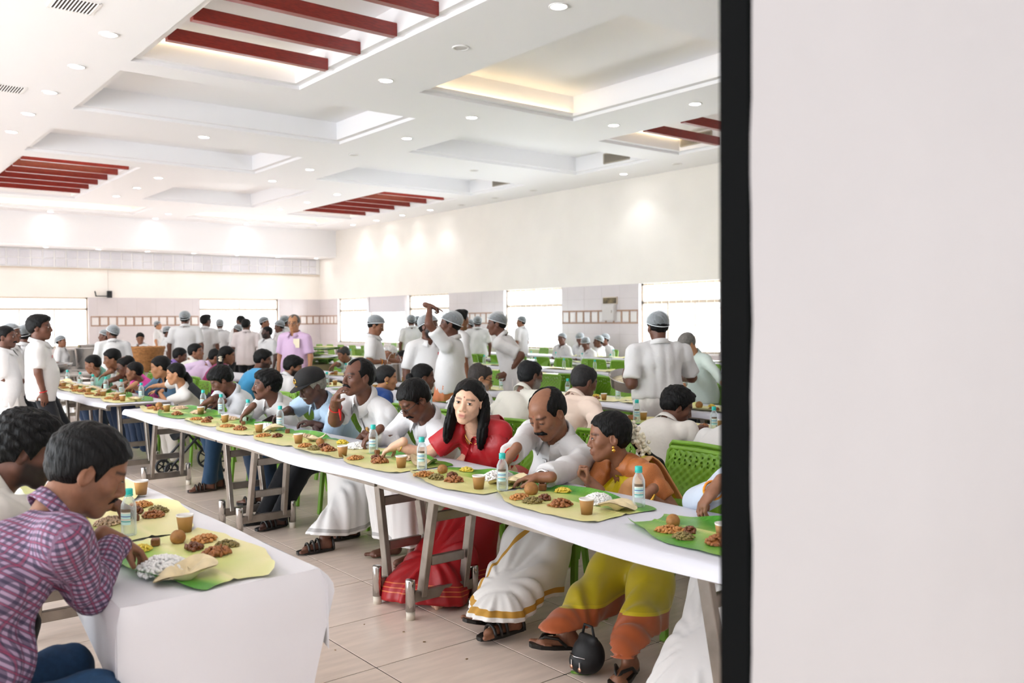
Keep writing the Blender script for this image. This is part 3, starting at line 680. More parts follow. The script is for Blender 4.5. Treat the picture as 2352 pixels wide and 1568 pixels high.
for r, kd in rects:
    x0, y0, x1, y1 = r; z = CZ
    def ring(x0, y0, x1, y1, z): return [(x0, y0, z), (x1, y0, z), (x1, y1, z), (x0, y1, z)]
    lv = [ring(x0, y0, x1, y1, CZ), ring(x0, y0, x1, y1, CZ+.05), ring(x0+.11, y0+.11, x1-.11, y1-.11, CZ+.05), ring(x0+.11, y0+.11, x1-.11, y1-.11, CZ+.10), ring(x0-.05, y0-.05, x1+.05, y1+.05, CZ+.10), ring(x0-.05, y0-.05, x1+.05, y1+.05, CZ+.42)]
    if kd != 'lit': lv = [lv[0], lv[1], lv[2], ring(x0+.11, y0+.11, x1-.11, y1-.11, CZ+.36)]
    for A, B in zip(lv, lv[1:]): g.add(A+B, [(i, 4+i, 4+(i+1) % 4, (i+1) % 4) for i in range(4)])
    g.add(lv[-1], [(3, 2, 1, 0)])
g.add([(XL, YN-.2, CZ+.6), (WX+.2, YN-.2, CZ+.6), (WX+.2, FY+.2, CZ+.6), (XL, FY+.2, CZ+.6)], [(3, 2, 1, 0)])
ceil = struct(g.obj('ceiling', M_white))
bm = MB().box((0, 0, 0), (1.64*K-.22, .10, .15), bev=.004).mesh('beam', M_wood)
for r, kd in rects:
    if kd == 'slat':
        n = 7; y1 = r[3]-.76*K+.0
        for i in range(n):
            y = y1-.62*K*i
            if y > r[1]+.3: link('beam', bm, ceil, ((r[0]+r[2])/2, y, CZ+.085))
# warm strip lights lie on the coffer ledges
for r, kd in rects:
    if kd == 'lit' or kd == 'slat':
        x0, y0, x1, y1 = r; zz = CZ+(.115 if kd == 'lit' else .30); wm = nmat('warm_strip', '#ffd9a0', .5, emit=((1, .78, .46), 2.5))
        st = MB()
        o = .02 if kd == 'lit' else .13
        for (a, b) in (((x0+o, y1-o, zz), (x1-o, y1-o, zz)), ((x0+o, y0+o, zz), (x1-o, y0+o, zz))): st.bar(a, b, .016, .016)
        st.obj('strip_light', wm, ceil)
# downlights
DL = [(4.47, 4.96), (4.49, 7.52), (6.09, 8.28), (6.11, 9.73), (6.15, 12.62), (6.14, 14.0), (4.0, 11.2), (4.53, 14.79), (4.56, 16.1), (4.55, 17.37), (1.98, 7.69), (1.99, 8.83), (1.99, 9.97), (2.0, 11.14), (2.02, 12.3), (1.97, 5.4), (1.97, 6.55), (7.67, 6.28), (7.71, 7.57), (10.41, 10.0), (7.75, 14.78), (7.78, 16.09), (7.79, 17.41), (6.19, 19.57), (6.21, 20.55), (4.06, 20.55), (8.33, 20.55), (10.43, 15.71), (10.44, 16.85), (10.49, 18.07), (10.49, 19.22), (4.47, 3.7), (7.67, 5.0), (2.0, 14.5), (2.0, 17.0)]
DOFF = [(4.47, 6.23), (6.11, 11.13), (8.25, 11.17), (10.39, 12.25), (10.42, 13.43), (10.49, 14.64), (10.4, 8.87), (9.89, 20.4)]
M_lamp = nmat('lamp_face', '#ffffff', .5, emit=((1, .98, .96), 9.0)); M_off = nmat('lamp_off', '#cfcac8', .5); M_rim = nmat('lamp_rim', '#f2f0ee', .5)
rim = MB().lathe([(.105, 0), (.105, -.012), (.088, -.012), (.083, .0)], 20).mesh('lamp_rim', M_rim); face = MB().lathe([(.083, -.003), (.0001, -.003)], 20).mesh('lamp_face', M_lamp); foff = MB().lathe([(.083, -.003), (.0001, -.003)], 20).mesh('lamp_face', M_off)
spot = bpy.data.lights.new('downlight_beam', 'SPOT'); spot.energy = 9; spot.spot_size = math.radians(110); spot.spot_blend = .6; spot.shadow_soft_size = .08; spot.color = (.97, .98, 1)
LAB = ['in the row over the aisle', 'beside a ceiling recess', 'between two ceiling recesses', 'near the cream side wall', 'towards the far end wall']
spot2 = spot.copy(); spot2.energy = 2.6
def downlight(x, y, z, on, lab):
    t = empty('ceiling_downlight', (x, y, z)); tag(t, lab, 'light', 'round ceiling downlights' if on else 'switched off round ceiling fittings')
    link('lamp_rim', rim, t); link('lamp_face', face if on else foff, t)
    if on: link('lamp_beam', spot2 if y > 28 else spot, t, (0, 0, -.02))
NTH = 'nearest,second,third,fourth,fifth,sixth,seventh,eighth,ninth,tenth,eleventh'.split(',')
def rowname(x): return 'row over the standing men' if x < 3 else 'row beside the first red beams' if x < 5 else 'row down the middle of the ceiling' if x < 7 else 'row past the middle recesses' if x < 9 else 'row along the cream side wall'
for lst, on in ((DL, True), (DOFF, False)):
    seen = {}
    for x, y in sorted(lst, key=lambda p: p[1]):
        r_ = rowname(x); k = seen.get(r_, 0); seen[r_] = k+1
        downlight(x*K, y*K, CZ, on, '%s round ceiling downlight, %s in the %s' % ('lit' if on else 'unlit grey', NTH[k], r_))
for i in range(9): downlight(2.7+1.47*i, 29.25, 3.85, True, 'lit downlight under the far dropped beam, %s from the wall corner' % NTH[8-i].replace('nearest', 'first'))
# ceiling vents
def vent(loc, sx, sy, n, lab, rot=(0, 0, 0), col=M_rim):
    t = empty('air_vent', loc); t.rotation_euler = rot; tag(t, lab, 'vent')
    MB().box((0, 0, -.004), (sx, .03, .012)).obj('frame_rail', col, t, (0, sy/2, 0)); MB().box((0, 0, -.004), (sx, .03, .012)).obj('frame_rail', col, t, (0, -sy/2, 0))
    MB().box((0, 0, -.004), (.03, sy, .012)).obj('frame_rail', col, t, (sx/2, 0, 0)); MB().box((0, 0, -.004), (.03, sy, .012)).obj('frame_rail', col, t, (-sx/2, 0, 0))
    MB().box((0, 0, -.001), (sx, sy, .004)).obj('backing', nmat('vent_dark', '#4a433f', .8), t)
    sl = MB().box((0, 0, -.008), (.012, sy-.03, .006), Matrix.Rotation(.5, 3, 'Y')).mesh('slat', col)
    for i in range(n): link('slat', sl, t, (-sx/2+(i+.5)*sx/n, 0, 0))
vent((1.60*K, 7.14*K, CZ), .40, .42, 12, 'white louvred air vent nearest the top edge of the ceiling')
vent((1.62*K, 10.06*K, CZ), .40, .42, 12, 'white louvred air vent in the ceiling by the aisle downlights')
M_bvent = nmat('brown_vent', '#b0a698', .5)
vent((9.87*K-.115, 9.55*K, CZ+.20), .2, .75, 9, 'brown grille in the side of a recess above the cream wall', (0, H90, 0), M_bvent)
vent((9.87*K-.115, 12.4*K, CZ+.20), .2, .75, 9, 'farther brown grille in a ceiling recess near red beams', (0, H90, 0), M_bvent)
vent((9.87*K-.115, 8.0*K, CZ+.22), .18, .75, 9, 'brown grille behind the red beams beside the doorway edge', (0, H90, 0), M_bvent)
# ---- walls
DZ = 2.37; SZ = .80; BZ0, BZ1 = 1.47, 1.76
RW = [(11.54, 13.85), (16.49, 18.85), (21.5, 23.8), (23.95, 26.25), (26.39, 28.49)]
FW = [(1.2, 6.94), (10.44, 13.29)]
def wall(name, ax, pos, lo, hi, wins, thick):
    """ax 'x': wall plane x=pos running along y"""
    g = MB()
    def put(a, b, z0, z1, mi):
        if b-a < 1e-4: return
        g.cur = mi
        if ax == 'x': g.box((pos+thick/2, (a+b)/2, (z0+z1)/2), (abs(thick), b-a, z1-z0))
        else: g.box(((a+b)/2, pos+thick/2, (z0+z1)/2), (b-a, abs(thick), z1-z0))
    put(lo, hi, DZ, CZ+.5, 0); put(lo, hi, 0, SZ, 1); e = lo
    for a, b in wins: put(e, a, SZ, DZ, 1); e = b
    put(e, hi, SZ, DZ, 1)
    return struct(g.obj(name, [M_cream, M_dado]))
wr = wall('wall_right', 'x', WX, YN, FY+.2, RW, .22)
wf = wall('wall_far', 'y', FY, XL, WX+.2, FW, .22)
# patterned band: brown mosaic strips, pale square tiles set in it
M_mos = nmat('mosaic', '#b3917b', .4, var=(60, .35)); M_sq = nmat('square_tile', '#e6e2e0', .2)
def band(parent, ax, pos, segs, nrm):
    n = 0
    for a, b in segs:
        g = MB()
        for z in (BZ0, BZ1):
            c = ((pos+nrm*.004), (a+b)/2, z) if ax == 'x' else ((a+b)/2, pos+nrm*.004, z)
            g.box(c, (.008, b-a, .035) if ax == 'x' else (b-a, .008, .035))
        m = max(1, round((b-a)/.255)); p = (b-a)/m
        for i in range(m):
            y = a+(i+.5)*p; c = (pos+nrm*.004, y, (BZ0+BZ1)/2) if ax == 'x' else (y, pos+nrm*.004, (BZ0+BZ1)/2)
            sq = MB().box((0, 0, 0), (.010, p-.075, .21) if ax == 'x' else (p-.075, .010, .21), bev=.002).obj('square_tile', M_sq, parent, c)
            for e in (-1, 1): 
                c2 = (c[0], c[1]+e*(p/2-.012), c[2]) if ax == 'x' else (c[0]+e*(p/2-.012), c[1], c[2]); g.box(c2, (.008, .022, .27) if ax == 'x' else (.022, .008, .27))
        g.obj('mosaic_border', M_mos, parent)
def gaps(lo, hi, wins):
    e = lo; o = []
    for a, b in wins:
        if a-e > .3: o.append((e+.03, a-.03))
        e = b
    if hi-e > .3: o.append((e+.03, hi-.01))
    return o
band(wr, 'x', WX, gaps(9.0, FY, RW), -1); band(wf, 'y', FY, [(7.0, 10.40), (13.35, WX-.02)], -1)
# slim joints of the dado tiling
g = MB()
for y in np.arange(YN+.4, FY, .6):
    if not any(a-.02 < y < b+.02 for a, b in RW): g.box((WX-.0005, y, 1.2), (.001, .004, 2.3))
for a, b in gaps(YN, FY, RW):
    for z in (.3, .6, .9, 1.2, 2.05): g.box((WX-.0005, (a+b)/2, z), (.001, b-a, .004))
g.obj('tile_joint', nmat('dado_joint', '#b5adab', .8), wr)
g = MB()
for x in np.arange(7.2, WX, .6):
    if not any(a-.02 < x < b+.02 for a, b in FW): g.box((x, FY-.0005, 1.2), (.004, .001, 2.3))
g.obj('tile_joint', nmat('dado_joint', '#b5adab', .8), wf)
# dropped beam in front of the far wall, glass-block strip under it
struct(MB().box(((XL+WX)/2, (28.55+FY)/2, (3.85+CZ)/2+.05), (WX-XL, FY-28.55, CZ-3.85+.1)).obj('trim_1', M_white))
M_gb = nmat('glass_block', '#dcdbe0', .15); gbm = MB().box((0, 0, 0), (.285, .03, .235), bev=.008).mesh('glass_block', M_gb)
sb = struct(MB().box(((XL+WX)/2, FY-.03, 3.56), (WX-XL-.02, .04, .55)).obj('trim_2', nmat('strip_white', '#f0efee', .5)))
for i in range(34):
    for j in range(2): link('glass_block', gbm, sb, (WX-.30-.325*i, FY-.055, 3.43+.26*j))
struct(MB().box(((XL+WX)/2, FY-.03, 3.26), (WX-XL-.02, .06, .025)).obj('trim_3', nmat('ledge', '#d9c8b4', .6)))
# windows
M_blind = nmat('blind', '#d8d4da', .8)
def window(n, ax, pos, a, b, thick, cols, blind=False):
    t = empty('window_%d' % n, (pos, (a+b)/2, SZ) if ax == 'x' else ((a+b)/2, pos, SZ)); t['kind'] = 'structure'
    W_, H_ = b-a, DZ-SZ; off = .13
    def P(u, z, d=0): return (off+d, u, z) if ax == 'x' else (u, off+d, z)
    def D(u, z, d): return (d, u, z) if ax == 'x' else (u, d, z)
    tz = 1.93-SZ if ax == 'x' else 2.0-SZ
    fr = MB()
    for u in (-W_/2+.025, W_/2-.025): fr.box(P(u, H_/2), D(.05, H_, .06))
    for z in (.025, H_-.025, tz): fr.box(P(0, z), D(W_, .05 if z != tz else .07, .06))
    fr.obj('window_frame', M_frame, t)
    for i in range(1, cols): MB().box(P(-W_/2+W_*i/cols, tz/2), D(.035, tz, .045)).obj('mullion', M_frame, t)
    MB().box(P(0, (tz+H_)/2), D(.035, H_-tz, .045)).obj('mullion', M_frame, t)
    for i in range(cols):
        w_ = W_/cols; MB().box(P(-W_/2+w_*(i+.5), tz/2, .005), D(w_-.05, tz-.06, .005)).obj('pane', glass_mat(), t)
    for i in (0, 1): MB().box(P(-W_/4+W_/2*i, (tz+H_)/2, .005), D(W_/2-.05, H_-tz-.06, .005)).obj('pane', glass_mat(), t)
    nb = max(4, int(W_/.2)); gb = MB().box((0, 0, H_/2), (.012, .012, H_)).mesh('grille_bar', M_frame)
    for i in range(1, nb): link('grille_bar', gb, t, P(-W_/2+W_*i/nb, 0, -.07))
    gh = MB().box((0, 0, 0), D(W_, .012, .012)).mesh('grille_bar', M_frame)
    for z in (.25, .62, .98, H_-.2): link('grille_bar', gh, t, P(0, z, -.07))
    if blind: MB().box(P(0, (1.85-SZ+H_)/2, -.1), D(W_, H_-(1.85-SZ), .004)).obj('blind', M_blind, t)
    MB().box(P(0, -.015, -.08), D(W_+.02, .03, .24)).obj('window_sill', M_sq, t)
n = 0
for a, b in RW: n += 1; window(n, 'x', WX, a, b, .22, 3, a == 23.95)
for a, b in FW: n += 1; window(n, 'y', FY, a, b, .22, 6 if b-a > 4 else 3)
# the wall that the doorway is cut in; the hall is seen through it
M_near = nmat('near_wall_paint', '#ebe5e3', .6, var=(1.5, .04), bump=(2.2, .25, .05))
g = MB(); g.box(((2.0+WX)/2, .80, 1.9), (WX-2.0, .16, 5.8)); g.box(((XL-1.1)/2, .80, 1.9), (-1.1-XL, .16, 5.8)); g.box((.45, .80, 4.2), (3.1, .16, 1.2))
struct(g.obj('wall_near', M_near))
d = empty('door_1', (.988, .72, 0)); d['kind'] = 'structure'
MB().box((.506, .021, 1.8), (1.006, .042, 3.58), bev=.003).obj('door_leaf', M_near, d)
M_blk = nmat('black_door_edge', '#030404', .8, spec=.1)
g = MB()
for i in range(72):
    z = .05*i; f_ = lambda z: .0045+.0022*math.sin(z*17)+.0012*math.sin(z*41+1)
    g.add([(-.001, -.001, z), (f_(z), -.0025, z), (f_(z+.05), -.0025, z+.05), (-.001, -.001, z+.05), (-.001, .046, z), (-.001, .046, z+.05)], [(0, 1, 2, 3), (4, 0, 3, 5)])
g.obj('rubber_seal', M_blk, d)
# unseen sides: left window wall set back for even light, lobby shades behind camera
g = MB()
for (a, b) in ((YN-.2, 2.5), (7, 8.5), (13, 14.5), (19, 20.5), (25, FY+.2)): g.box((XL-.1, (a+b)/2, 2.4), (.2, b-a, 4.9))
g.box((XL-.1, FY/2, .25), (.2, FY, .5)); g.box((XL-.1, FY/2, 4.2), (.2, FY, 1.4))
struct(g.obj('wall_left', M_cream))
g = MB(); g.box(((XL+6)/2, -3.45, 1.6), (6-XL, .2, 3.4)); g.box((XL-.1, -1.4, 1.6), (.2, 4.2, 3.4)); g.box((6.1, -1.4, 1.6), (.2, 4.2, 3.4)); struct(g.obj('wall_lobby_shade', M_near))  # unseen walls added to keep sky light off the near door wall
struct(MB().box(((XL+WX)/2, -1.35, 3.3), (WX-XL, 4.1, .2)).obj('ceiling_lobby_shade', M_white))  # unseen cover added to shade the near door wall from above

# ---------------------------------------------------------------- tables
M_steel = nmat('brushed_steel', '#9c938a', .38, .85, var=(9, .25)); M_chrome = nmat('chrome_foot', '#c9c7c5', .15, 1.0); M_rub = nmat('rubber_tip', '#d8cdbd', .7)
M_paper = nmat('white_paper', '#d9d9e1', .55, bump=(6, .35, .01), var=(5, .02)); M_board = nmat('table_board', '#b7b1ab', .4, .6)
TL = 2.31; TW = .62
def make_table(x0, y0, label, L=TL, grp='steel dining tables set end to end'):
    t = empty('dining_table', (x0+TW/2, y0, 0)); tag(t, label, 'table', grp)
    MB().box((0, L/2, .731), (TW, L-.01, .022), bev=.003).obj('table_top', M_board, t)
    for sx in (-1, 1): MB().box((sx*(TW/2-.02), L/2, .70), (.03, L-.03, .04)).obj('edge_rail', M_steel, t)
    for e in (0, 1):
        yt, yb = (.30, .17) if e == 0 else (L-.30, L-.17)
        for sx in (-1, 1):
            MB().bar((sx*.135, yb, .115), (sx*.125, yt, .72), .055, .032, (1, 0, 0), .003).obj('leg', M_steel, t)
            f = MB().lathe([(.0, .21), (.024, .21), (.026, .20), (.026, .045), (.0, .045)], 14).obj('foot', M_chrome, t, (sx*.205, yb, 0))
            MB().lathe([(.0, .046), (.024, .046), (.023, .0), (.0, .0)], 12).obj('rubber_tip', M_rub, f)
        MB().bar((-.19, yb, .115), (.19, yb, .115), .032, .055, (0, 0, 1), .003).obj('foot_bar', M_steel, t)
        for z in (.30, .54): 
            yy = yb+(yt-yb)*(z-.115)/.605; MB().bar((-.105, yy, z), (.105, yy, z), .026, .05, (0, 0, 1), .003).obj('rung', M_steel, t)
    return t
TABLES = {}
def table_row(nm, x0, ys, place):
    for i, y in enumerate(ys):
        TABLES[(nm, i)] = make_table(x0, y, place[i] if len(place) > 1 else '%s, %s from the door edge' % (place[0], ('first', 'second', 'third', 'fourth', 'fifth', 'sixth')[i]))
def paper(name, x0, y0, y1, label, seed, end0=0, end1=0, drop=.042, tw=TW):
    """white sheet laid along a row, edges hanging over"""
    rs = np.random.RandomState(seed); ph = rs.rand(8)*6.28; n = int((y1-y0)/.07)
    prof = [(-.012, -drop), (-.016, -drop*.55), (-.014, -.012), (-.006, -.001), (.0, .002)]+[(tw*t, .002) for t in np.linspace(.06, .94, 9)]+[(tw, .002), (tw+.006, -.001), (tw+.014, -.012), (tw+.016, -drop*.55), (tw+.012, -drop)]
    V = []; m = len(prof)
    for i in range(n+1):
        y = y0+(y1-y0)*i/n
        for j, (x, z) in enumerate(prof):
            side = -1 if j < m/2 else 1; hang = max(0, -z)/drop; w1 = math.sin(y*2.1+ph[0]*side)+.6*math.sin(y*4.7+ph[1]+side)
            V.append((x0+x+side*hang*.012*(1+w1*.8), y, .7425+z*(1+.18*hang*w1)+.0016*math.sin(x*31+y*9+ph[2])*math.sin(y*5+ph[3])*(hang < .1)))
    F = [(i*m+j, (i+1)*m+j, (i+1)*m+j+1, i*m+j+1) for i in range(n) for j in range(m-1)]
    o = link(name, mesh_np(name, V, F, M_paper)); tag(o, label, 'table cover'); return o
RA = 2.315
table_row('A', RA, [1.725, 4.035, 6.345, 9.30, 11.61], ['steel table with the paper cup nearest the black door edge', 'steel table before the man eating and the cap wearer', 'steel table at the far end of the long white paper', 'steel table where the girl in the white tee sits', 'steel table behind the man standing in black trousers'])
paper('paper_sheet', RA, 1.55, 8.68, 'long white paper sheet covering the row of nearest tables', 1); paper('paper_sheet', RA-.02, 9.22, 11.6, 'white paper sheet before the girl in the white tee', 2); paper('paper_sheet', RA-.04, 11.55, 14.0, 'white paper sheet beside the man in black trousers', 3)
RF = .675
table_row('F', RF, [2.64, 4.95], ['steel table under the draped white cloth by the checked shirt', 'steel table hidden behind the two men at lower left'])
# draped cloth on the end of the table in front
def drape():
    x0, x1, y0, y1 = RF-.004, RF+TW-.012, 2.60, 7.2; V = []; F = []; top = .752
    nx, ny = 16, 50
    for j in range(ny+1):
        for i in range(nx+1):
            u_ = i/nx; V.append((x0+(x1-x0)*u_, y0+(y1-y0)*j/ny, top+.002*math.sin(i*1.3+j*.7)))
    for j in range(ny):
        for i in range(nx): a = j*(nx+1)+i; F.append((a, a+1, a+nx+2, a+nx+1))
    def skirt(fn, nu, nv):
        b = len(V)
        for i in range(nu+1):
            for k in range(nv+1): V.append(fn(i/nu, k/nv))
        for i in range(nu):
            for k in range(nv): a = b+i*(nv+1)+k; F.append((a, a+nv+1, a+nv+2, a+1))
    def endf(u_, k):
        x = x0+(x1-x0)*u_; r = math.sin(min(k*8, 1)*H90)
        fl = k*(-.04-.12*u_)+.0; z = top-(top-.06)*k+.001
        cx = x+(u_-.5)*.03*r+fl*.6+.012*math.sin(u_*9+k*3)*k+(.055*r*(1-k)**2)*max(0, (u_-.86)/.14)
        return (cx, y0-.012*r-.012*k+.012*k*math.sin(u_*7+1), z+(-.012*math.sin(math.pi*u_)*r*(1-k)))
    skirt(endf, 22, 26)
    def sidef(sg):
        X = x1 if sg > 0 else x0
        def f(u_, k):
            y = y0-.026*min(1, k*8)+(y1-y0)*u_; dr = .10+.16*max(0, 1-u_*9); return (X+sg*(.016*min(1, k*8)+.006*k+.006*math.sin(y*4)*k)-.02*k*max(0, 1-u_*9)*(sg < 0)*0, y, top-dr*k)
        return f
    skirt(sidef(1), 50, 6); skirt(sidef(-1), 50, 6)
    o = link('tablecloth', mesh_np('tablecloth', V, F, nmat('white_cloth', '#e9e7ea', .75, bump=(5, .4, .02)))); tag(o, 'white cloth draped down the end of the table at lower left', 'tablecloth')
drape()
table_row('B', 4.78, [2.0, 4.31, 6.62, 8.93, 11.24, 13.55], ['steel table in the row behind the back-turned diners']); table_row('C', 6.02, [2.4, 4.71, 7.02, 9.33, 11.64], ['steel table in the row behind the server in white apron'])
table_row('D', 8.25, [4.6, 6.91, 9.22, 11.53, 13.84], ['steel table in the row among empty green chairs']); table_row('E', 9.43, [6.0, 8.31, 10.62, 12.93, 15.24, 17.55], ['steel table in the row with yellow leaves'])
table_row('G', 11.22, [8.6, 10.91, 13.22, 15.53, 17.84], ['steel table in the row before the seated kitchen workers']); table_row('H', 13.05, [9.6, 11.91, 14.22, 18.8, 21.1, 23.4], ['steel table in the row along the tiled side wall'])
for x, a, b, l in ((4.77, 1.9, 15.8, 'white paper sheet on the table row behind the red sari woman'), (6.01, 2.3, 14.0, 'white paper sheet on the table row behind the standing server'), (8.24, 4.5, 16.1, 'white paper sheet on the row amid empty green chairs'), (9.42, 5.9, 19.8, 'white paper sheet with yellow leaves on the middle row'), (11.21, 8.5, 20.1, 'white paper sheet on the row before the seated workers'), (13.04, 9.5, 25.6, 'white paper sheet on the row along the side wall')):
    paper('paper_sheet', x, a, b, l, int(x*10))
# ---------------------------------------------------------------- chairs
M_green = nmat('green_plastic', '#74a32a', .38, var=(3, .06)); M_green2 = M_green
def chair_parts():
    parts = {}
    H0, H1 = .47, .845; NU, NV = 30, 34
    def back_pt(u_, v_, off):
        y = (u_-.5)*.40*(1-.06*v_); z = H0+(H1-H0)*v_; x = -.20-.075*v_-.03*(1-(2*u_-1)**2)*-.4
        return (x+off, y, z)
    V = []; F = []
    for sd in (0, 1):
        b = len(V)
        for i in range(NU+1):
            for j in range(NV+1):
                wv = .0045*math.sin(i*math.pi/2+(j//2 % 2)*math.pi)*math.sin((j % 2+.5)*math.pi/1.0)
                V.append(back_pt(i/NU, j/NV, wv+(-.006 if sd == 0 else .006)))
        for i in range(NU):
            for j in range(NV):
                if 26 <= j < 33 and j % 2 == 1 and i % 3 == 1 and 1 < i < NU-1: continue
                a = b+i*(NV+1)+j; q = (a, a+NV+1, a+NV+2, a+1); F.append(q if sd == 1 else q[::-1])
    parts['backrest'] = mesh_np('backrest', V, F, M_green, False)
    g = MB(); pts = [back_pt(0, 0, 0), back_pt(0, .5, 0), back_pt(0, .96, 0), back_pt(.04, 1.01, 0), back_pt(.5, 1.02, 0), back_pt(.96, 1.01, 0), back_pt(1, .96, 0), back_pt(1, .5, 0), back_pt(1, 0, 0)]
    g.tube(pts, .0135, 8); parts['back_frame'] = g.mesh('back_frame', M_green)
    g = MB(); 
    def st(u_, v_): return (-.20+.42*u_, (v_-.5)*(.40+.02*u_), .445+.004*math.sin(u_*40)*math.sin(v_*40)-.012*math.sin(math.pi*u_)*math.sin(math.pi*v_)-.02*max(0, u_-.9)*8*(u_-.9))
    g.grid(st, 18, 18, True, True); g.box((.01, 0, .425), (.43, .41, .022), bev=.006); parts['seat'] = g.mesh('seat', M_green)
    for nm, sx, x0, x1 in (('front', 1, .19, .225), ('rear', -1, -.19, -.27)):
        for sy in (-1, 1): 
            g = MB(); g.bar((x0, sy*.185, .43), (x1, sy*.205, .0), .042, .026, (1, 0, 0), .004); parts['leg_%s%d' % (nm, sy)] = g.mesh('leg', M_green)
    g = MB(); g.bar((.0, .19, .37), (.0, -.19, .37), .03, .012); parts['brace'] = g.mesh('brace', M_green)
    return parts
CH = chair_parts(); CH0 = {}
ORD = 'first second third fourth fifth sixth seventh eighth ninth tenth eleventh twelfth thirteenth fourteenth fifteenth sixteenth seventeenth eighteenth nineteenth twentieth'.split()
def chair(x, y, yaw, label, group='green woven plastic chairs'):
    t = empty('plastic_chair', (x, y, 0), math.radians(yaw)); tag(t, label, 'chair', group)
    for k, me in CH.items(): link('leg' if k.startswith('leg') else k, me, t)
    return t
# ---------------------------------------------------------------- tableware
def leaf_mat():
    m = nmat('banana_leaf', '#7fb23f', .32, spec=.5); nt = m.node_tree; N = nt.nodes; L = nt.links; b = N['Principled BSDF']
    at = N.new('ShaderNodeAttribute'); at.attribute_name = 'g'; rp = N.new('ShaderNodeValToRGB'); r = rp.color_ramp; r.elements[0].color = (*lin('#efe6a6'), 1); r.elements[1].color = (*lin('#4f9a34'), 1)
    e = r.elements.new(.45); e.color = (*lin('#d6dd86'), 1); e = r.elements.new(.7); e.color = (*lin('#8fbf4e'), 1)
    L.new(at.outputs['Fac'], rp.inputs[0]); tc = N.new('ShaderNodeTexCoord'); wv = N.new('ShaderNodeTexWave'); wv.inputs['Scale'].default_value = 26; wv.bands_direction = 'Y'; wv.inputs['Distortion'].default_value = .6
    L.new(tc.outputs['Object'], wv.inputs['Vector']); bp = N.new('ShaderNodeBump'); bp.inputs['Strength'].default_value = .25; bp.inputs['Distance'].default_value = .004; L.new(wv.outputs[0], bp.inputs['Height']); L.new(bp.outputs[0], b.inputs['Normal'])
    L.new(rp.outputs[0], b.inputs['Base Color']); return m
M_leaf = leaf_mat()
def leaf_mesh(seed, mode):
    rs = np.random.RandomState(seed); ph = rs.rand(6)*6.28; nu, nv = 34, 16; Ln = .70; V = []; g = []
    for i in range(nu+1):
        u_ = i/nu; wd = .245*(1-.55*u_**3.2)*(1-.25*(1-u_)**5)
        for j in range(nv+1):
            v_ = j/nv*2-1; w_ = wd*(.92 if v_ > 0 else 1.04)*(1+.03*math.sin(u_*13+ph[0])+.012*math.sin(u_*37+ph[4]))
            x = v_*w_; y = (u_-.5)*Ln+.04*v_*v_*(1 if u_ > .5 else -.5)
            z = .0035+.004*abs(math.sin(u_*9+ph[1]+v_*2))*abs(v_)+(.006 if abs(v_) < .07 else 0)+.022*max(0, abs(v_)-.86)/.14*max(0, math.sin(u_*5+ph[2]+(v_ > 0)*2))
            V.append((x, y, z)); n_ = .12*math.sin(u_*7+ph[3]+v_*3)+.08*math.sin(u_*17-v_*5)
            q = {'mix': .42+.45*v_, 'yellow': .12+.18*v_, 'green': .88+.05*v_}[mode]; g.append(min(1, max(0, q+n_+(.25 if (mode == 'mix' and v_ > .5) else 0)-(.3 if abs(v_) < .05 else 0))))
    F = [(i*(nv+1)+j, i*(nv+1)+j+1, (i+1)*(nv+1)+j+1, (i+1)*(nv+1)+j) for i in range(nu) for j in range(nv)]
    F = [f[::-1] for f in F]
    return mesh_np('banana_leaf', V, F, M_leaf, True, {'g': g})
LEAF = {m: [leaf_mesh(i*7+k, m) for i in range(3)] for k, m in enumerate(('mix', 'yellow', 'green'))}
# cup
M_kraft = nmat('kraft_paper', '#b98a56', .7, bump=(120, .1, .002)); M_cupw = nmat('cup_white', '#f4f0ea', .5)
CUPB = MB().lathe([(.0225, .008), (.0228, .0), (.0305, .060), (.0305, .062)], 20).mesh('cup_wall', M_kraft)
CUPI = MB().lathe([(.0305, .061), (.0322, .064), (.0322, .067), (.0300, .067), (.0225, .012), (.0001, .012)], 20).mesh('cup_liner', M_cupw)
CUPF = MB().lathe([(.0001, .009), (.0232, .009), (.0229, .0), (.0215, .0)], 20).mesh('cup_base', M_cupw)
def cup(x, y, z, label, group='kraft paper cups'):
    t = empty('paper_cup', (x, y, z)); tag(t, label, 'cup', group); link('cup_wall', CUPB, t); link('cup_liner', CUPI, t); link('cup_base', CUPF, t)
# bottle
def clear_mat():
    m = nmat('clear_plastic', '#e8f0f2', .05); nt = m.node_tree; N = nt.nodes; L = nt.links
    tr = N.new('ShaderNodeBsdfTransparent'); tr.inputs[0].default_value = (.93, .96, .96, 1); mx = N.new('ShaderNodeMixShader'); lw = N.new('ShaderNodeLayerWeight'); lw.inputs[0].default_value = .5
    mr = N.new('ShaderNodeMapRange'); mr.inputs[3].default_value = .12; mr.inputs[4].default_value = .75; L.new(lw.outputs['Facing'], mr.inputs[0]); L.new(mr.outputs[0], mx.inputs[0]); L.new(tr.outputs[0], mx.inputs[1]); L.new(N['Principled BSDF'].outputs[0], mx.inputs[2])
    L.new(mx.outputs[0], N['Material Output'].inputs[0]); return m
M_clear = clear_mat(); M_teal = nmat('teal_cap', '#23bdb4', .4)
BOTB = MB().lathe([(.0001, .004), (.024, .0), (.0275, .005), (.0275, .05), (.0265, .054), (.0275, .058), (.0275, .105), (.0262, .118), (.018, .138), (.0125, .146), (.0125, .156)], 20).mesh('bottle_body', M_clear)
BOTC = MB().lathe([(.0155, .154), (.0158, .156), (.0158, .173), (.0145, .1755), (.0001, .1755)], 20).lathe([(.0165, .149), (.0165, .153)], 20).mesh('bottle_cap', M_teal)
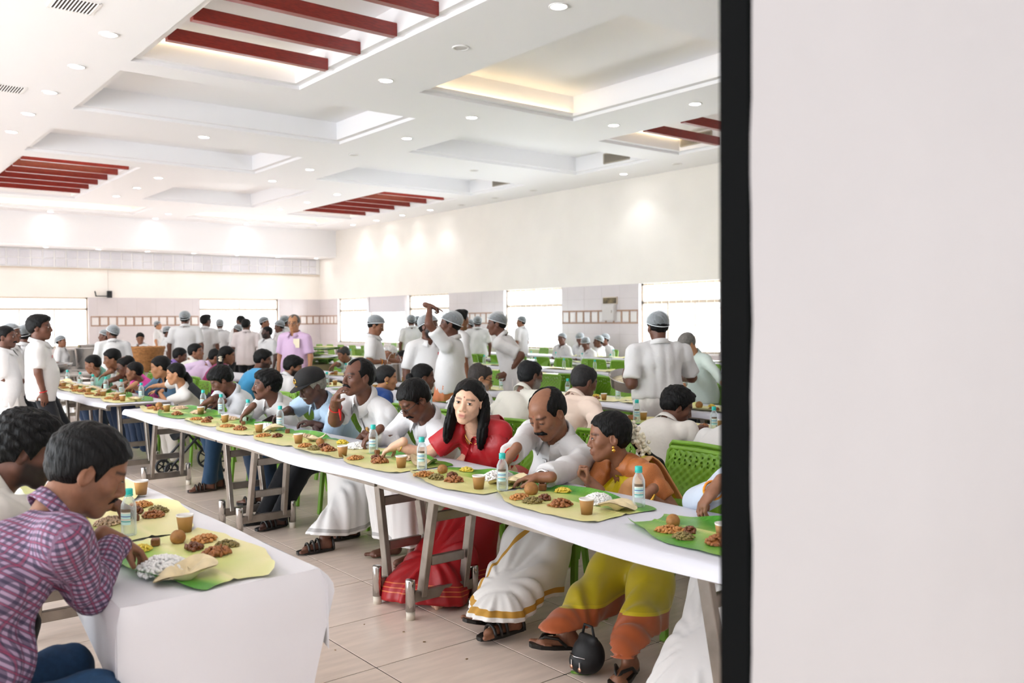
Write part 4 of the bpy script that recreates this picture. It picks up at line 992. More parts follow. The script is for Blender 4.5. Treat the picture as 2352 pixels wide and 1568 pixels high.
def label_mesh():
    V = []; F = []; h = []; n = 10; m = 8
    for i in range(n+1):
        for j in range(m+1):
            a = math.radians(-42+84*i/n); V.append((.0281*math.cos(a), .0281*math.sin(a), .045+.058*j/m)); h.append(j/m)
    for i in range(n):
        for j in range(m): b = i*(m+1)+j; F.append((b, b+m+1, b+m+2, b+1))
    return mesh_np('bottle_label', V, F, band_mat('bottle_label_print', '#bfe0de', [(.80, 1.1, '#6d5b4a'), (.72, .80, '#e9e6d8'), (.50, .56, '#3f63a8'), (.30, .36, '#e2b9a6'), (.18, .24, '#2f8f8c')], 'h', .4), True, {'h': h})
BOTL = label_mesh()
def bottle(x, y, z, yaw, label, group='water bottles with teal caps', lab=True):
    t = empty('water_bottle', (x, y, z), yaw); tag(t, label, 'bottle', group); link('bottle_body', BOTB, t); link('bottle_cap', BOTC, t)
    if lab: link('bottle_label', BOTL, t)
# food
def lump(nm, n, r, rs, sz, flat, mat, ball=None):
    """a small heap of n morsels"""
    g = MB()
    for i in range(n):
        a = rs.rand()*6.28; q = r*math.sqrt(rs.rand()); x, y = q*math.cos(a), q*math.sin(a)*.75; z = (flat*.7+sz*.2)*max(0, 1-(q/r)**2)+sz*.35*rs.rand()+sz*.3; d = [sz*(.6+.8*rs.rand()) for _ in range(3)]
        if ball: d = [sz*(1+.06*rs.rand())]*3
        R = Matrix.Rotation(rs.rand()*6, 3, 'Z') @ Matrix.Rotation(rs.rand()*3, 3, 'X'); P = []
        m, k = (6, 4) if not ball else (12, 8)
        for ii in range(k+1):
            t_ = math.pi*ii/k
            for jj in range(m):
                b = 2*math.pi*jj/m; jit = 1+(.25 if not ball else .05)*(rs.rand()-.5); P.append(R @ Vector((d[0]*math.sin(t_)*math.cos(b)*jit, d[1]*math.sin(t_)*math.sin(b)*jit, d[2]*(1 if ball else .7)*math.cos(t_)))+Vector((x, y, z)))
        g.add(P, [(ii*m+jj, (ii+1)*m+jj, (ii+1)*m+(jj+1) % m, ii*m+(jj+1) % m) for ii in range(k) for jj in range(m)], True)
    if not ball and n > 30: g.lathe([(r*.92, .0), (r*.8, flat*.2), (r*.45, flat*.5), (.0001, flat*.66)], 14, M=Matrix.Diagonal((1, .75, 1)))
    return g.mesh(nm, mat)
def papad_mesh(rs):
    V = []; F = []; n, m = 20, 6; ph = rs.rand(4)*6
    for i in range(m+1):
        for j in range(n):
            a = 2*math.pi*j/n; r = .075*i/m*(1+.06*math.sin(3*a+ph[0])); V.append((r*math.cos(a), r*.72*math.sin(a), .012+.016*math.sin(r*60+ph[1])*math.sin(a*2+ph[2])+.02*(r/.075)**2*max(0, math.sin(a+ph[3]))))
    F = [(i*n+j, i*n+(j+1) % n, (i+1)*n+(j+1) % n, (i+1)*n+j) for i in range(m) for j in range(n)]
    V += [(v[0], v[1], v[2]-.0025) for v in V]; k = (m+1)*n; F += [tuple(x+k for x in f[::-1]) for f in F]
    return mesh_np('papad', V, F, nmat('papad', '#ecd9ae', .6, var=(40, .12)))
rs = np.random.RandomState(5)
FOOD = {}
FM = lambda n, c, r=.45: nmat('food_'+n, c, r, var=(90, .35))
FOOD['rice'] = [lump('rice_heap', 330, .075, rs, .0052, .034, nmat('food_rice', '#fbf9f5', .6)) for _ in range(2)]
FOOD['curry'] = [lump('curry_heap', 64, .038, rs, .0068, .022, FM('curry', '#a5683a')) for _ in range(3)]
FOOD['beans'] = [lump('vegetable_heap', 80, .036, rs, .0048, .020, FM('beans', '#8d7b45')) for _ in range(2)]
FOOD['orange'] = [lump('masala_heap', 76, .046, rs, .0056, .014, FM('orange', '#cf8f4e')) for _ in range(2)]
FOOD['pickle'] = [lump('pickle_heap', 40, .028, rs, .0062, .015, FM('pickle', '#7a4527', .3)) for _ in range(2)]
FOOD['yellow'] = [lump('yellow_rice_heap', 70, .034, rs, .0055, .016, FM('yellow', '#f0d351')) for _ in range(2)]
FOOD['vada'] = [lump('fried_ball', 1, .001, rs, .024, .0, nmat('food_vada', '#a8743c', .6, var=(50, .3), bump=(120, .5, .004)), True)]
FOOD['sweet'] = [MB().box((0, 0, .011), (.026, .026, .022), bev=.003).mesh('jaggery_sweet', FM('sweet', '#7c4c28'))]
FOOD['papad'] = [papad_mesh(rs) for _ in range(3)]
FOOD['mixed'] = [lump('mixed_rice_heap', 190, .06, rs, .0055, .02, nmat('food_mixed', '#e7c9a8', .6, var=(70, .3))) for _ in range(2)]
FWORD = {'rice': ('rice_heap', 'heap of white rice'), 'curry': ('curry_heap', 'brown curry heap'), 'beans': ('vegetable_heap', 'chopped green vegetable heap'), 'orange': ('masala_heap', 'flat orange masala portion'), 'pickle': ('pickle_portion', 'dark brown pickle portion'), 'yellow': ('yellow_rice', 'spoonful of yellow rice'), 'vada': ('fried_ball', 'round brown fried ball'), 'sweet': ('sweet_cube', 'brown sweet cube'), 'papad': ('papad', 'pale crisp papad'), 'mixed': ('mixed_rice', 'heap of mixed rice')}
NF = [0]
def food(kind, x, y, z, who, sc=1.0):
    NF[0] += 1; me = FOOD[kind][NF[0] % len(FOOD[kind])]; nm, ph = FWORD[kind]
    o = link(nm, me, None, (x, y, z), (0, 0, NF[0]*2.4 % 6.28)); o.scale = (sc, sc, sc); tag(o, '%s on the leaf before %s' % (ph, who), 'food')
def seat(xc, y, who, mode='mix', items=('orange', 'curry', 'beans', 'pickle', 'rice', 'papad', 'yellow', 'vada'), face=-1, cupx=None, btl=None, rot=0, z=.745, lf=None, nocup=False, nobtl=False):
    """one place laid on the table: leaf, cup, bottle, portions. face -1: the diner sits on the +x side"""
    k = int(abs(y)*100) % 3; s_ = -face
    o = link('banana_leaf', LEAF[mode][k], None, (xc, y, z), (0, 0, math.radians(rot)+(0 if s_ > 0 else math.pi))); tag(o, '%s banana leaf plate before %s' % ({'mix': 'yellow and green', 'yellow': 'yellow', 'green': 'bright green'}[mode], who), 'leaf plate')
    pos = {'orange': (-.12, .20), 'curry': (-.10, -.04), 'beans': (-.15, .07), 'pickle': (-.05, .10), 'rice': (.10, -.08), 'papad': (.05, -.24), 'yellow': (.12, .17), 'vada': (-.02, .22), 'sweet': (.06, .25), 'mixed': (.08, -.02)}
    rs = np.random.RandomState(int(y*97) % 9999); cr, sr = math.cos(math.radians(rot)), math.sin(math.radians(rot))
    for it in items:
        a, b = pos[it]; a += rs.uniform(-.02, .02); b += rs.uniform(-.025, .025); a, b = s_*(a*cr-b*sr), (a*sr+b*cr)
        food(it, xc+a, y+b, z+.007, who, 1.12+.3*rs.rand())
    if not nocup: cx, cy = cupx or (xc-s_*.12, y-.16); cup(cx, cy, z+.004, 'brown paper cup by the leaf of %s' % who)
    if not nobtl: bx, by = btl or (xc+s_*.02, y-.22); bottle(bx, by, z+.004, math.radians(225), 'clear water bottle with teal cap before %s' % who)

# ---------------------------------------------------------------- diners at the nearest row, seen across the table
M_dh = nmat('dhoti_white', '#eeeae6', .7, bump=(9, .4, .02))
def dhoti_gold(name, stripe):
    m = band_mat(name, '#efebe6', [(.022, .05, '#c9963c')], 'h', .7)
    if stripe:
        nt = m.node_tree; N = nt.nodes; L = nt.links; b = N['Principled BSDF']; src = b.inputs['Base Color'].links[0].from_socket
        at = N.new('ShaderNodeAttribute'); at.attribute_name = 'st'; ab = N.new('ShaderNodeMath'); ab.operation = 'ABSOLUTE'; L.new(at.outputs['Fac'], ab.inputs[0])
        lt = N.new('ShaderNodeMath'); lt.operation = 'LESS_THAN'; lt.inputs[1].default_value = .013; L.new(ab.outputs[0], lt.inputs[0]); mx = N.new('ShaderNodeMix'); mx.data_type = 'RGBA'
        L.new(lt.outputs[0], mx.inputs['Factor']); L.new(src, mx.inputs[6]); mx.inputs[7].default_value = (*lin('#c9963c'), 1); L.new(mx.outputs[2], b.inputs['Base Color'])
    return m
MD_gold = dhoti_gold('dhoti_gold_stripe', True); MD_goldb = dhoti_gold('dhoti_gold_border', False); MD_silver = band_mat('dhoti_silver_border', '#efecea', [(.02, .045, '#b9b6b4')], 'h', .7)
M_sari = band_mat('yellow_silk', '#c2ad14', [(-.1, .085, '#b3592b'), (.085, .10, '#d9c21e')], 'h', .38); M_sari.node_tree.nodes['Principled BSDF'].inputs['Sheen Weight'].default_value = .3
M_redsari = band_mat('red_silk', '#a30d16', [(.05, .056, '#d0703c'), (.075, .08, '#d0703c'), (.10, .105, '#d0703c')], 'h', .45)
TBL = .745
P1 = person(label='woman in a yellow silk sari with white flowers in her hair', head=(3.12, 3.108, 0.969), pelv=(3.40, 3.02, .48), tyaw=172, hyaw=146, hp=-6, tone='mid', fem=True, s=.95, W=1.1, belly=.025, hair='bun', brow=.7, eyes=.7, q=.9, hs=1.04,
    top=('blouse', '#c0703a', 'cap', nmat('blouse_orange', '#bd7038', .45, var=(330, .22))), bottom=('skirt', '#c2ad14', M_sari), R=dict(t=(2.86, 3.037, 0.82), d=(-.45, .55, .6), n=(.3, -.6, .5), pose='fist', h=(.2, .5, -.8)), L=dict(t=(3.02, 2.84, .68), d=(-.6, .4, -.6)), footL=(2.723, 2.608, 0.085), footR=(2.634, 2.944, 0.1), fdL=(-.85, -.35, 0), fdR=(-.75, .3, .12), shoe='flip', flare=1.05, hemz=.145, spread=.45, npl=7, pleat=.006, split=True,
    tail=[(3.28, 3.105, 0.959), (3.36, 3.089, 0.863), (3.42, 3.048, 0.806), (3.44, 3.027, 0.749)], tr=(.024, .028))
P2 = person(label='bald man with a thick moustache in a white shirt and gold-bordered dhoti', head=(3.06, 3.506, 1.06), pelv=(3.36, 3.66, .53), tyaw=186, hyaw=184, hp=-30, tone='mid', W=1.12, belly=.05, hair='bald', stache=1.35, eyes=0, fat=1.06, hs=1.07, fold=.008, bindi=(.30, .05, .03), browc=(.02, .012, .01),
    top=('shirt', '#f3f1f0', 'roll'), cuff=.8, bottom=('dhoti', '#efebe6', MD_gold), R=dict(t=(2.66, 3.407, 0.816), d=(-.45, .35, -.75), pose='relaxed', h=(.3, .8, -.5)), L=dict(t=(2.641, 3.192, 0.8), d=(-.4, .85, -.1), pose='relaxed', h=(-.1, -.9, -.5)), footL=(2.633, 3.323, 0.09), footR=(2.666, 3.47, 0.11), fdL=(-.9, .05, .0), fdR=(-.9, .0, .25), shoe='strap', shoec='#1d1814', hemz=.13, flare=1.12, spread=.35,
    stripe=lambda V: (V-np.array((2.95, 3.507, 0.513)))@unit(np.cross(np.array((2.8, 3.589, 0.04))-np.array((2.95, 3.507, 0.513)), (1, 0, 0))))
P3 = person(label='young woman in a red sari looking at the camera', head=(2.95, 4.066, 1.09), pelv=(3.38, 4.26, .52), tyaw=195, hyaw=216, hp=-3, hr=-9, tone='light', fem=True, W=.93, hair='long', fat=1.1, lip=(.45, .14, .12), brow=.75, bindi=(.25, .02, .02), gaze=(.003, .0), eyes=1.0, q=.8, hs=1.0, browc=(.03, .02, .018),
    top=('blouse', '#b51220', 'half', nmat('red_blouse', '#b3101d', .5, bump=(14, .4, .01))), bottom=('skirt', '#a30d16', M_redsari), slv=.62, R=dict(t=(2.655, 4.497, 0.785), d=(-.55, .62, -.45), pose='pinch', h=(.3, .2, -.9), st=1.02), L=dict(t=(3.0, 4.25, .72)), footL=(2.734, 3.972, 0.09), footR=(2.649, 4.149, 0.09), hemz=.03, flare=1.35, npl=9, pleat=.011, twist=14)
P4 = person(label='man in glasses and white shirt bending over his food', head=(2.98, 4.687, 1.057), pelv=(3.36, 4.88, .53), tyaw=180, hyaw=176, hp=-38, tone='dark', hair='short', glasses=True, stache=1.0, eyes=0, bindi=(.5, .28, .02), top=('shirt', '#f2f0f1', 'full'), bottom=('dhoti', '#efecea', MD_silver), R=dict(t=(2.733, 4.884, 0.8), d=(-.7, .35, -.6), pose='pinch', h=(.3, .7, -.6)), L=dict(t=(2.90, 4.98, .79), d=(-.5, .8, -.1), pose='flat', h=(.3, -.9, -.5)), hemz=.12, hs=1.03, hands='R')
P5 = person(label='heavy man in a white half-sleeve shirt raising food to his mouth', head=(2.94, 5.334, 1.172), pelv=(3.38, 5.52, .55), tyaw=186, hyaw=184, hp=2, tone='dark', hair='recede', stache=1.15, W=1.15, belly=.05, fat=1.1, eyes=.75, hs=1.04, arm=1.25, lip=(.35, .10, .08), top=('shirt', '#f4f2f2', 'half'), bottom=('dhoti', '#efecea', MD_silver), R=dict(t=(2.72, 5.2, 1.091), d=(-.05, -.55, .55), n=(.6, -.4, -.2), pose='pinch', h=(-.2, .3, -1.0)), L=dict(t=(2.98, 5.45, .72)), footL=(2.703, 5.4, 0.09), fdL=(-.9, .1, 0), shoe='strap', hemz=.12, flare=1.15, npl=10, pleat=.01)
P6 = person(label='man in a black cap and light blue uniform shirt', head=(2.95, 6.068, 1.072), pelv=(3.36, 6.26, .53), tyaw=180, hyaw=178, hp=-24, tone='deep', hair='short', hairc='#8c8880', eyes=0, stache=.8, W=1.08, belly=.03, top=('shirt', '#a9bfd4', 'half'), bottom=('trousers', '#14151a'), R=dict(t=(2.801, 6.397, 0.82), d=(-.6, .6, -.5), pose='hold', h=(.1, .9, -.3)), L=dict(t=(2.919, 6.129, 0.8), d=(-.6, .5, .2), pose='hold'), footL=(2.75, 6.25, .09), footR=(2.72, 6.45, .09), shoe='strap', shoec='#0d0d0d', arm=1.1)
P7 = person(label='moustached man in a white shirt turning his head to the side', head=(2.95, 6.902, 1.034), pelv=(3.36, 7.08, .53), tyaw=182, hyaw=166, hp=0, tone='dark', hair='thick', stache=1.1, eyes=.8, top=('shirt', '#f2f0ef', 'full'), bottom=('trousers', '#22344a'), R=dict(t=(2.705, 6.815, 0.8), d=(-.6, .3, -.65), pose='pinch', h=(.2, .8, -.4)), shoe='strap')
P8 = person(label='man in a finely striped white shirt looking down at his leaf', head=(3.0, 8.05, 1.019), pelv=(3.36, 8.14, .53), tyaw=176, hyaw=166, hp=-34, tone='dark', hair='thick', stache=.9, eyes=0, top=('shirt', '#e4e7ec', 'half'), bottom=('trousers', '#1d3a55'), R=dict(t=(2.726, 7.856, 0.8), d=(-.6, .5, -.5), pose='pinch', h=(.2, .8, -.5)), L=dict(t=(2.86, 7.95, .80), d=(-.8, .2, -.2)), footL=(2.863, 8.028, 0.09), footR=(2.965, 8.085, 0.09), fd=(-.95, .1, 0), shoe='strap', shoec='#2a1a12', slv=.95)
P0 = person(label='diner in a pale blue long-sleeve shirt beside the black door edge', head=(3.2, 2.271, 1.076), pelv=(3.38, 2.20, .53), tyaw=180, hyaw=180, hp=-20, tone='mid', hair='short', top=('shirt', '#cfd9e8', 'full'), bottom=('dhoti', '#efecea', MD_silver), R=dict(t=(2.825, 2.279, 0.8), d=(-.55, .3, -.75), pose='pinch', h=(.4, .7, -.4)), hemz=.06, flare=1.2, footL=(2.72, 2.12, .09), footR=(2.72, 2.3, .09), q=1.5)
# ---- the two men in front at lower left
def plaid():
    m = nmat('plaid_shirt', '#6b4a63', .8, bump=(60, .3, .004)); nt = m.node_tree; N = nt.nodes; L = nt.links; b = N['Principled BSDF']; cur = None
    base = lin('#a68da6')
    def stripes(attr, per, w, col, fac):
        nonlocal cur
        a = N.new('ShaderNodeAttribute'); a.attribute_name = attr; md = N.new('ShaderNodeMath'); md.operation = 'PINGPONG'; md.inputs[1].default_value = per/2; L.new(a.outputs['Fac'], md.inputs[0])
        lt = N.new('ShaderNodeMath'); lt.operation = 'LESS_THAN'; lt.inputs[1].default_value = w/2; L.new(md.outputs[0], lt.inputs[0]); fc = N.new('ShaderNodeMath'); fc.operation = 'MULTIPLY'; fc.inputs[1].default_value = fac; L.new(lt.outputs[0], fc.inputs[0])
        mx = N.new('ShaderNodeMix'); mx.data_type = 'RGBA'; L.new(fc.outputs[0], mx.inputs['Factor']); mx.inputs[7].default_value = (*lin(col), 1)
        if cur: L.new(cur, mx.inputs[6])
        else: mx.inputs[6].default_value = (*base, 1)
        cur = mx.outputs[2]
    stripes('pu', .0165, .0085, '#2c2640', .78); stripes('pv', .0165, .0085, '#2c2640', .66); stripes('pu', .033, .004, '#a03a5c', .55); stripes('pv', .033, .004, '#a03a5c', .45)
    L.new(cur, b.inputs['Base Color']); return m
PF1 = person(label='man in a purple checked shirt eating at the near table', head=(0.649, 2.828, 1.118), pelv=(.17, 2.72, .50), tyaw=2, hyaw=-8, hp=-27, tone='mid', hair='short', vol=1.15, beard=.22, stache=.55, eyes=.25, W=1.1, belly=.035, hs=1.06, fold=.010, plaid=True, top=('shirt', '#6b4a63', 'full', plaid()), cuff=.92, bottom=('trousers', '#173a5c', nmat('jeans', '#1b4063', .8, var=(60, .2))), R=dict(t=(0.806, 2.928, 0.83), d=(.80, .15, -.55), pose='pinch', h=(-.55, -.75, -.6), st=1.28), L=dict(t=(.45, 3.0, .62), d=(.7, -.3, -.5)), footL=(.62, 2.95, .09), footR=(.6, 2.62, .09), shoe='strap', bow=.03, shf=.02)
PF2 = person(label='bearded man in a cream shirt behind the checked shirt man', head=(0.614, 3.575, 1.096), pelv=(.12, 3.62, .51), tyaw=0, hyaw=-12, hp=-20, tone='dark', hair='curly', beard=.9, eyes=.3, hs=1.05, top=('shirt', '#dcd6cc', 'half'), bottom=('trousers', '#0f1116'), R=dict(t=(1.041, 3.734, 0.8), d=(.85, .0, -.4), n=(0, 0, -1), pose='pinch', h=(-.2, -.8, -.5)), L=dict(t=(.55, 3.75, .74)), W=1.05)
# ---- diners of the row behind, backs turned
def back(label, px, **k):
    k.setdefault('tone', 'dark'); k.setdefault('tyaw', 2); k.setdefault('hyaw', -5); k.setdefault('hp', -14); k.setdefault('hands', ''); k.setdefault('bottom', ('trousers', '#2a2c33')); k.setdefault('face', False); k.setdefault('eyes', 0)
    h = k['head']; k.setdefault('pelv', (4.14, h[1]-.05, .53)); return person(label=label, **k)
back('man with curly black hair in a cream shirt leaning to the side', 0, head=(4.55, 3.883, 0.97), hyaw=-32, hp=-24, hair='curly', vol=.8, top=('shirt', '#efe8df', 'roll'), hands='R', R=dict(t=(4.62, 3.748, 0.835), d=(.6, -.3, .4), pose='hold', h=(0, -.6, -.8)), bow=.04, W=1.08)
back('grey-haired man in a peach shirt seen from behind', 0, head=(4.55, 4.787, 1.089), hyaw=-6, hp=-18, hair='crown', hairc='#2b2a2a', top=('shirt', '#f3dccb', 'full'))
back('grey-bearded man in a pale cream shirt seen from behind', 0, head=(4.55, 5.413, 1.107), hyaw=-4, hp=-8, hair='crown', hairc='#17181a', beard=.8, beardc=(.35, .33, .31), top=('shirt', '#eeeade', 'full'), W=1.12)
back('balding man in black spectacles and a white shirt', 0, head=(4.5, 6.022, 1.06), hyaw=-26, hp=-20, hair='crown', hairc='#3a3431', glasses='#17181a', tone='tan', beard=.4, beardc=(.5, .45, .42), top=('shirt', '#f0eeee', 'full'))
back('woman in pale blue with pearl earring and gathered hair', 0, head=(4.5, 6.915, 1.026), hyaw=-24, hp=-6, hair='bun', bun=True, fem=True, top=('blouse', '#b9d2d4', 'half', cloth('#b9d2d4')))
back('woman in a dark blue sari with gold earring', 0, head=(4.5, 7.588, 0.986), hyaw=-24, hp=-8, hair='bun', bun=True, hairc='#232222', tone='tan', fem=True, top=('kurti', '#123a7a', 'half'), W=1.05)
back('diner in a pale grey shirt hidden behind the man raising food', 0, head=(4.5, 8.117, 1.007), hair='short', top=('shirt', '#e9ebee', 'full'), pelv=(4.12, 7.9, .53))
back('young bearded man with tall black hair in white', 0, head=(4.45, 9.627, 1.026), hyaw=-28, hp=-18, hair='thick', beard=1.0, tone='mid', top=('shirt', '#eceaea', 'half'))
back('man in a bright blue shirt with thick black hair', 0, head=(4.5, 10.612, 1.076), hyaw=-26, hp=-12, hair='curly', vol=.8, beard=.8, top=('tshirt', '#4a9fd0', 'half'))
back('woman in a magenta blouse with a white flower in her hair', 0, head=(4.5, 11.834, 1.099), hyaw=-18, hair='bun', fem=True, tone='mid', top=('kurti', '#9c1560', 'half'), tail=[(4.38, 11.773, 1.081), (4.32, 11.632, 0.969), (4.3, 11.506, 0.829)], tr=(.05, .03))
back('man in a lavender pink shirt with receding hair', 0, head=(4.5, 12.246, 1.057), hyaw=-22, hp=-22, hair='crown', tone='mid', top=('shirt', '#d9bfdb', 'full'), W=1.05, pelv=(4.02, 12.42, .53))
back('man in a cream shirt lifting his hand beside his face', 0, head=(4.5, 13.077, 1.118), hyaw=-34, hp=0, hair='short', tone='mid', hands='R', top=('shirt', '#f0ece2', 'full'), R=dict(t=(4.75, 13.272, 1.013), d=(.3, -.2, .8), pose='flat', h=(0, -.6, -.7)), pelv=(4.1, 13.0, .53))
back('man in a purple shirt beside the wicker basket', 0, head=(4.5, 13.782, 1.04), hyaw=-20, hair='short', top=('shirt', '#8a6bb5', 'full'))
back('diner in white at the edge of the black door', 0, head=(4.6, 3.372, 0.981), hair='short', top=('shirt', '#f0edea', 'full'), W=1.1)
# ---- diners of the row beyond, facing us
def front(label, **k):
    k.setdefault('tone', 'dark'); k.setdefault('tyaw', 180); k.setdefault('hands', ''); k.setdefault('bottom', ('trousers', '#2a2c33')); h = k['head']; k.setdefault('pelv', (7.12, h[1]+.08, .53)); return person(label=label, **k)
front('elderly man with white hair behind the serving bucket', head=(6.95, 11.596, 1.056), hyaw=195, hp=-12, tone='mid', hair='short', hairc='#d9d6d2', top=('shirt', '#e5e0d8', 'half'))
front('dark-haired man leaning on the table behind the bucket', head=(6.85, 11.096, 0.994), hyaw=185, hp=-8, hair='short', top=('shirt', '#e6dfd2', 'half'))
front('man in a pale green shirt reaching over his food', head=(6.9, 13.008, 1.014), hyaw=170, hp=-25, tone='mid', hair='crown', hairc='#3c3a38', hands='R', top=('shirt', '#cfe3d4', 'half'), R=dict(t=(6.4, 12.665, 0.81), d=(-.5, .5, -.5), pose='pinch', h=(0, .5, -.8)))
# ---- family on the farther tables of the nearest row
def fam(label, **k):
    h = k['head']; k.setdefault('pelv', (3.38, h[1]+.12, .53)); k.setdefault('tyaw', 178); k.setdefault('bottom', ('trousers', '#2c3a52')); k.setdefault('tone', 'mid'); return person(label=label, **k)
fam('girl in a white tee with a ponytail and wrist watch', head=(3.05, 9.504, 1.011), s=.86, hs=1.05, hyaw=160, hp=-12, tone='tan', fem=True, hair='bun', eyes=.4, top=('tshirt', '#f1ece6', 'half'), R=dict(t=(2.957, 10.19, 0.83), d=(-.7, .6, -.2), h=(.1, .6, -.8)), L=dict(t=(2.914, 9.825, 0.81), d=(-.6, .7, -.1), h=(0, -.7, -.6)), tail=[(3.16, 9.533, 0.987), (3.2, 9.531, 0.938), (3.2, 9.479, 0.875)], tr=(.045, .025), pelv=(3.38, 9.72, .55), bottom=('trousers', '#e8e0d6'))
fam('woman in a denim blue top with long black hair', head=(3.1, 10.181, 1.054), hyaw=160, hp=-14, tone='tan', fem=True, hair='bun', eyes=.3, top=('shirt', '#5d7f9d', 'full'), cuff=.6, R=dict(t=(2.771, 10.289, 0.82), d=(-.6, .6, -.5), pose='pinch', h=(.1, .6, -.8)), tail=[(3.2, 10.195, 1.04), (3.18, 10.168, 0.928), (3.14, 10.078, 0.797)], tr=(.05, .03), pelv=(3.4, 10.42, .53), bottom=('trousers', '#1a2c44'))
fam('small girl in a bright pink dress with braided hair', head=(2.98, 10.764, 0.986), s=.84, hs=1.05, hyaw=158, hp=-8, fem=True, hair='bun', top=('tshirt', '#ee4fae', 'half'), R=dict(t=(2.802, 10.703, 0.82), d=(-.6, .6, -.5), pose='pinch'), tail=[(3.1, 10.949, 0.937), (3.12, 10.885, 0.855), (3.12, 10.854, 0.784)], tr=(.03, .015), pelv=(3.34, 10.98, .56))
fam('man in glasses and a khaki shirt beside the pink girl', head=(3.05, 11.363, 1.028), hyaw=166, hp=-20, tone='dark', hair='crown', glasses='#8a8a80', top=('shirt', '#a59a7c', 'half'), R=dict(t=(2.715, 11.169, 0.82), d=(-.6, .6, -.4), pose='pinch', h=(0, .7, -.6)), pelv=(3.4, 11.6, .53))
fam('young man in a white polo with cropped black hair', head=(3.12, 12.264, 1.09), hyaw=166, hp=-16, hair='short', vol=1.3, top=('shirt', '#f3f1ef', 'half'), R=dict(t=(2.728, 11.571, 0.83), d=(-.7, .4, -.4), h=(0, .7, -.6)), pelv=(3.4, 12.46, .53), W=1.05)
fam('woman eating at the far end of the family table', head=(3.05, 12.963, 0.994), hyaw=158, hp=-18, hair='bun', fem=True, top=('kurti', '#7fb8a4', 'half'), R=dict(t=(2.604, 11.642, 0.95), d=(-.4, .2, .6), pose='hold'), pelv=(3.4, 13.16, .53))
# ---- standing staff
def staff(label, **k):
    k.setdefault('sit', False); k.setdefault('tone', 'dark'); k.setdefault('hands', 'LR'); k.setdefault('legs', False); h = k['head']; s = k.get('s', min(1.05, max(.80, h[2]/1.545))); k['s'] = s
    k.setdefault('pelv', (h[0], h[1], .90*s)); k.setdefault('bottom', ('trousers', '#1a1c22')); k.setdefault('top', ('shirt', '#f1efee', 'half')); k['hands'] = k['hands'] if np.linalg.norm(np.array(h)-CAMP) < 14 else ''; return person(label=label, **k)
staff('tall young man in black trousers standing with a red wrist thread', head=(1.849, 9.939, 1.515), tyaw=-15, hyaw=-28, hair='curly', vol=.8, W=1.06, belly=.022, legs=True, shoe='strap', s=1.02, R=dict(t=(1.837, 9.734, 0.794), d=(.1, -.05, -1), n=(0, 1, 0), st=1.01))
staff('moustached man in white with hands clasped behind him', head=(1.596, 10.269, 1.419), tyaw=-20, hyaw=-30, hair='short', stache=1.2, beard=.4, bottom=('dhoti', '#efeae4', M_dh), R=dict(t=(1.687, 10.307, 0.87), d=(-.4, .3, -.7)), W=1.1)
staff('worker with a hairnet half hidden behind the moustached man', head=(1.862, 11.597, 1.441), tyaw=-20, hyaw=-40, net=True)
staff('worker with a hairnet half hidden behind the tall young man', head=(2.061, 11.949, 1.425), tyaw=40, hyaw=60, net=True)
staff('woman worker with a netted bun near the steel vessels', head=(3.532, 17.18, 1.235), tyaw=-30, hyaw=-38, net=True, netbun=True, fem=True, tone='mid', s=.82, bottom=('dhoti', '#efeae4', M_dh))
staff('broad worker in a hairnet with his back turned beside the basket', head=(3.644, 14.271, 1.407), tyaw=85, hyaw=120, net=True, W=1.12, hair='buzz')
staff('worker peering from behind the broad worker in a hairnet', head=(3.973, 16.058, 1.331), tyaw=150, hyaw=170, net=True)
staff('woman in white standing behind the wicker basket', head=(4.745, 16.719, 1.271), tyaw=215, hyaw=255, hp=-20, fem=True, tone='mid', hair='bun', s=.83)
staff('worker in a hairnet carrying past the mosaic tile band', head=(8.131, 26.841, 1.477), tyaw=-30, hyaw=-35, net=True, tone='tan')
staff('woman worker in a hairnet bending her head beside the basket', head=(5.658, 18.041, 1.361), tyaw=-10, hyaw=-30, hp=-15, net=True, fem=True, s=.88)
staff('tallest worker in a hairnet with his back to us', head=(5.525, 16.616, 1.633), tyaw=70, hyaw=60, net=True, W=1.15, s=1.05)
staff('bareheaded young man in white with his back to the window', head=(6.113, 17.168, 1.582), tyaw=40, hyaw=20, hair='quiff', s=1.02)
staff('slim worker in a hairnet before the bright far window', head=(7.538, 20.256, 1.503), tyaw=70, hyaw=65, net=True)
staff('woman worker in a hairnet turned to the window', head=(7.47, 19.023, 1.387), tyaw=110, hyaw=130, net=True, fem=True, s=.90)
staff('man in a pinkish white shirt seen from behind', head=(6.652, 16.474, 1.5), tyaw=60, hyaw=40, hair='short', top=('shirt', '#f3e6e4', 'half'), W=1.1)
staff('dark-haired worker partly hidden behind the pinkish shirt', head=(7.913, 19.957, 1.581), tyaw=100, hyaw=120, hair='short')
staff('young bearded man in a white shirt looking aside', head=(6.385, 14.887, 1.37), tyaw=190, hyaw=170, hair='buzz', beard=.9, tone='deep', W=1.1)
staff('worker in a hairnet behind the young bearded man', head=(7.745, 18.164, 1.538), tyaw=-30, hyaw=-35, net=True, tone='mid')
staff('worker in a hairnet looking down behind the pink shirt', head=(7.565, 17.022, 1.456), tyaw=150, hyaw=150, hp=-10, net=True)
staff('worker in a hairnet right behind the pink shirt man', head=(7.927, 17.504, 1.553), tyaw=40, hyaw=10, net=True)
staff('older man in glasses and a pink shirt with a name card', head=(5.462, 11.783, 1.534), tyaw=215, hyaw=225, hp=-4, tone='tan', hair='recede', hairc='#6a625c', glasses='#6a6a70', top=('shirt', '#e0bfe0', 'half'), W=1.05)
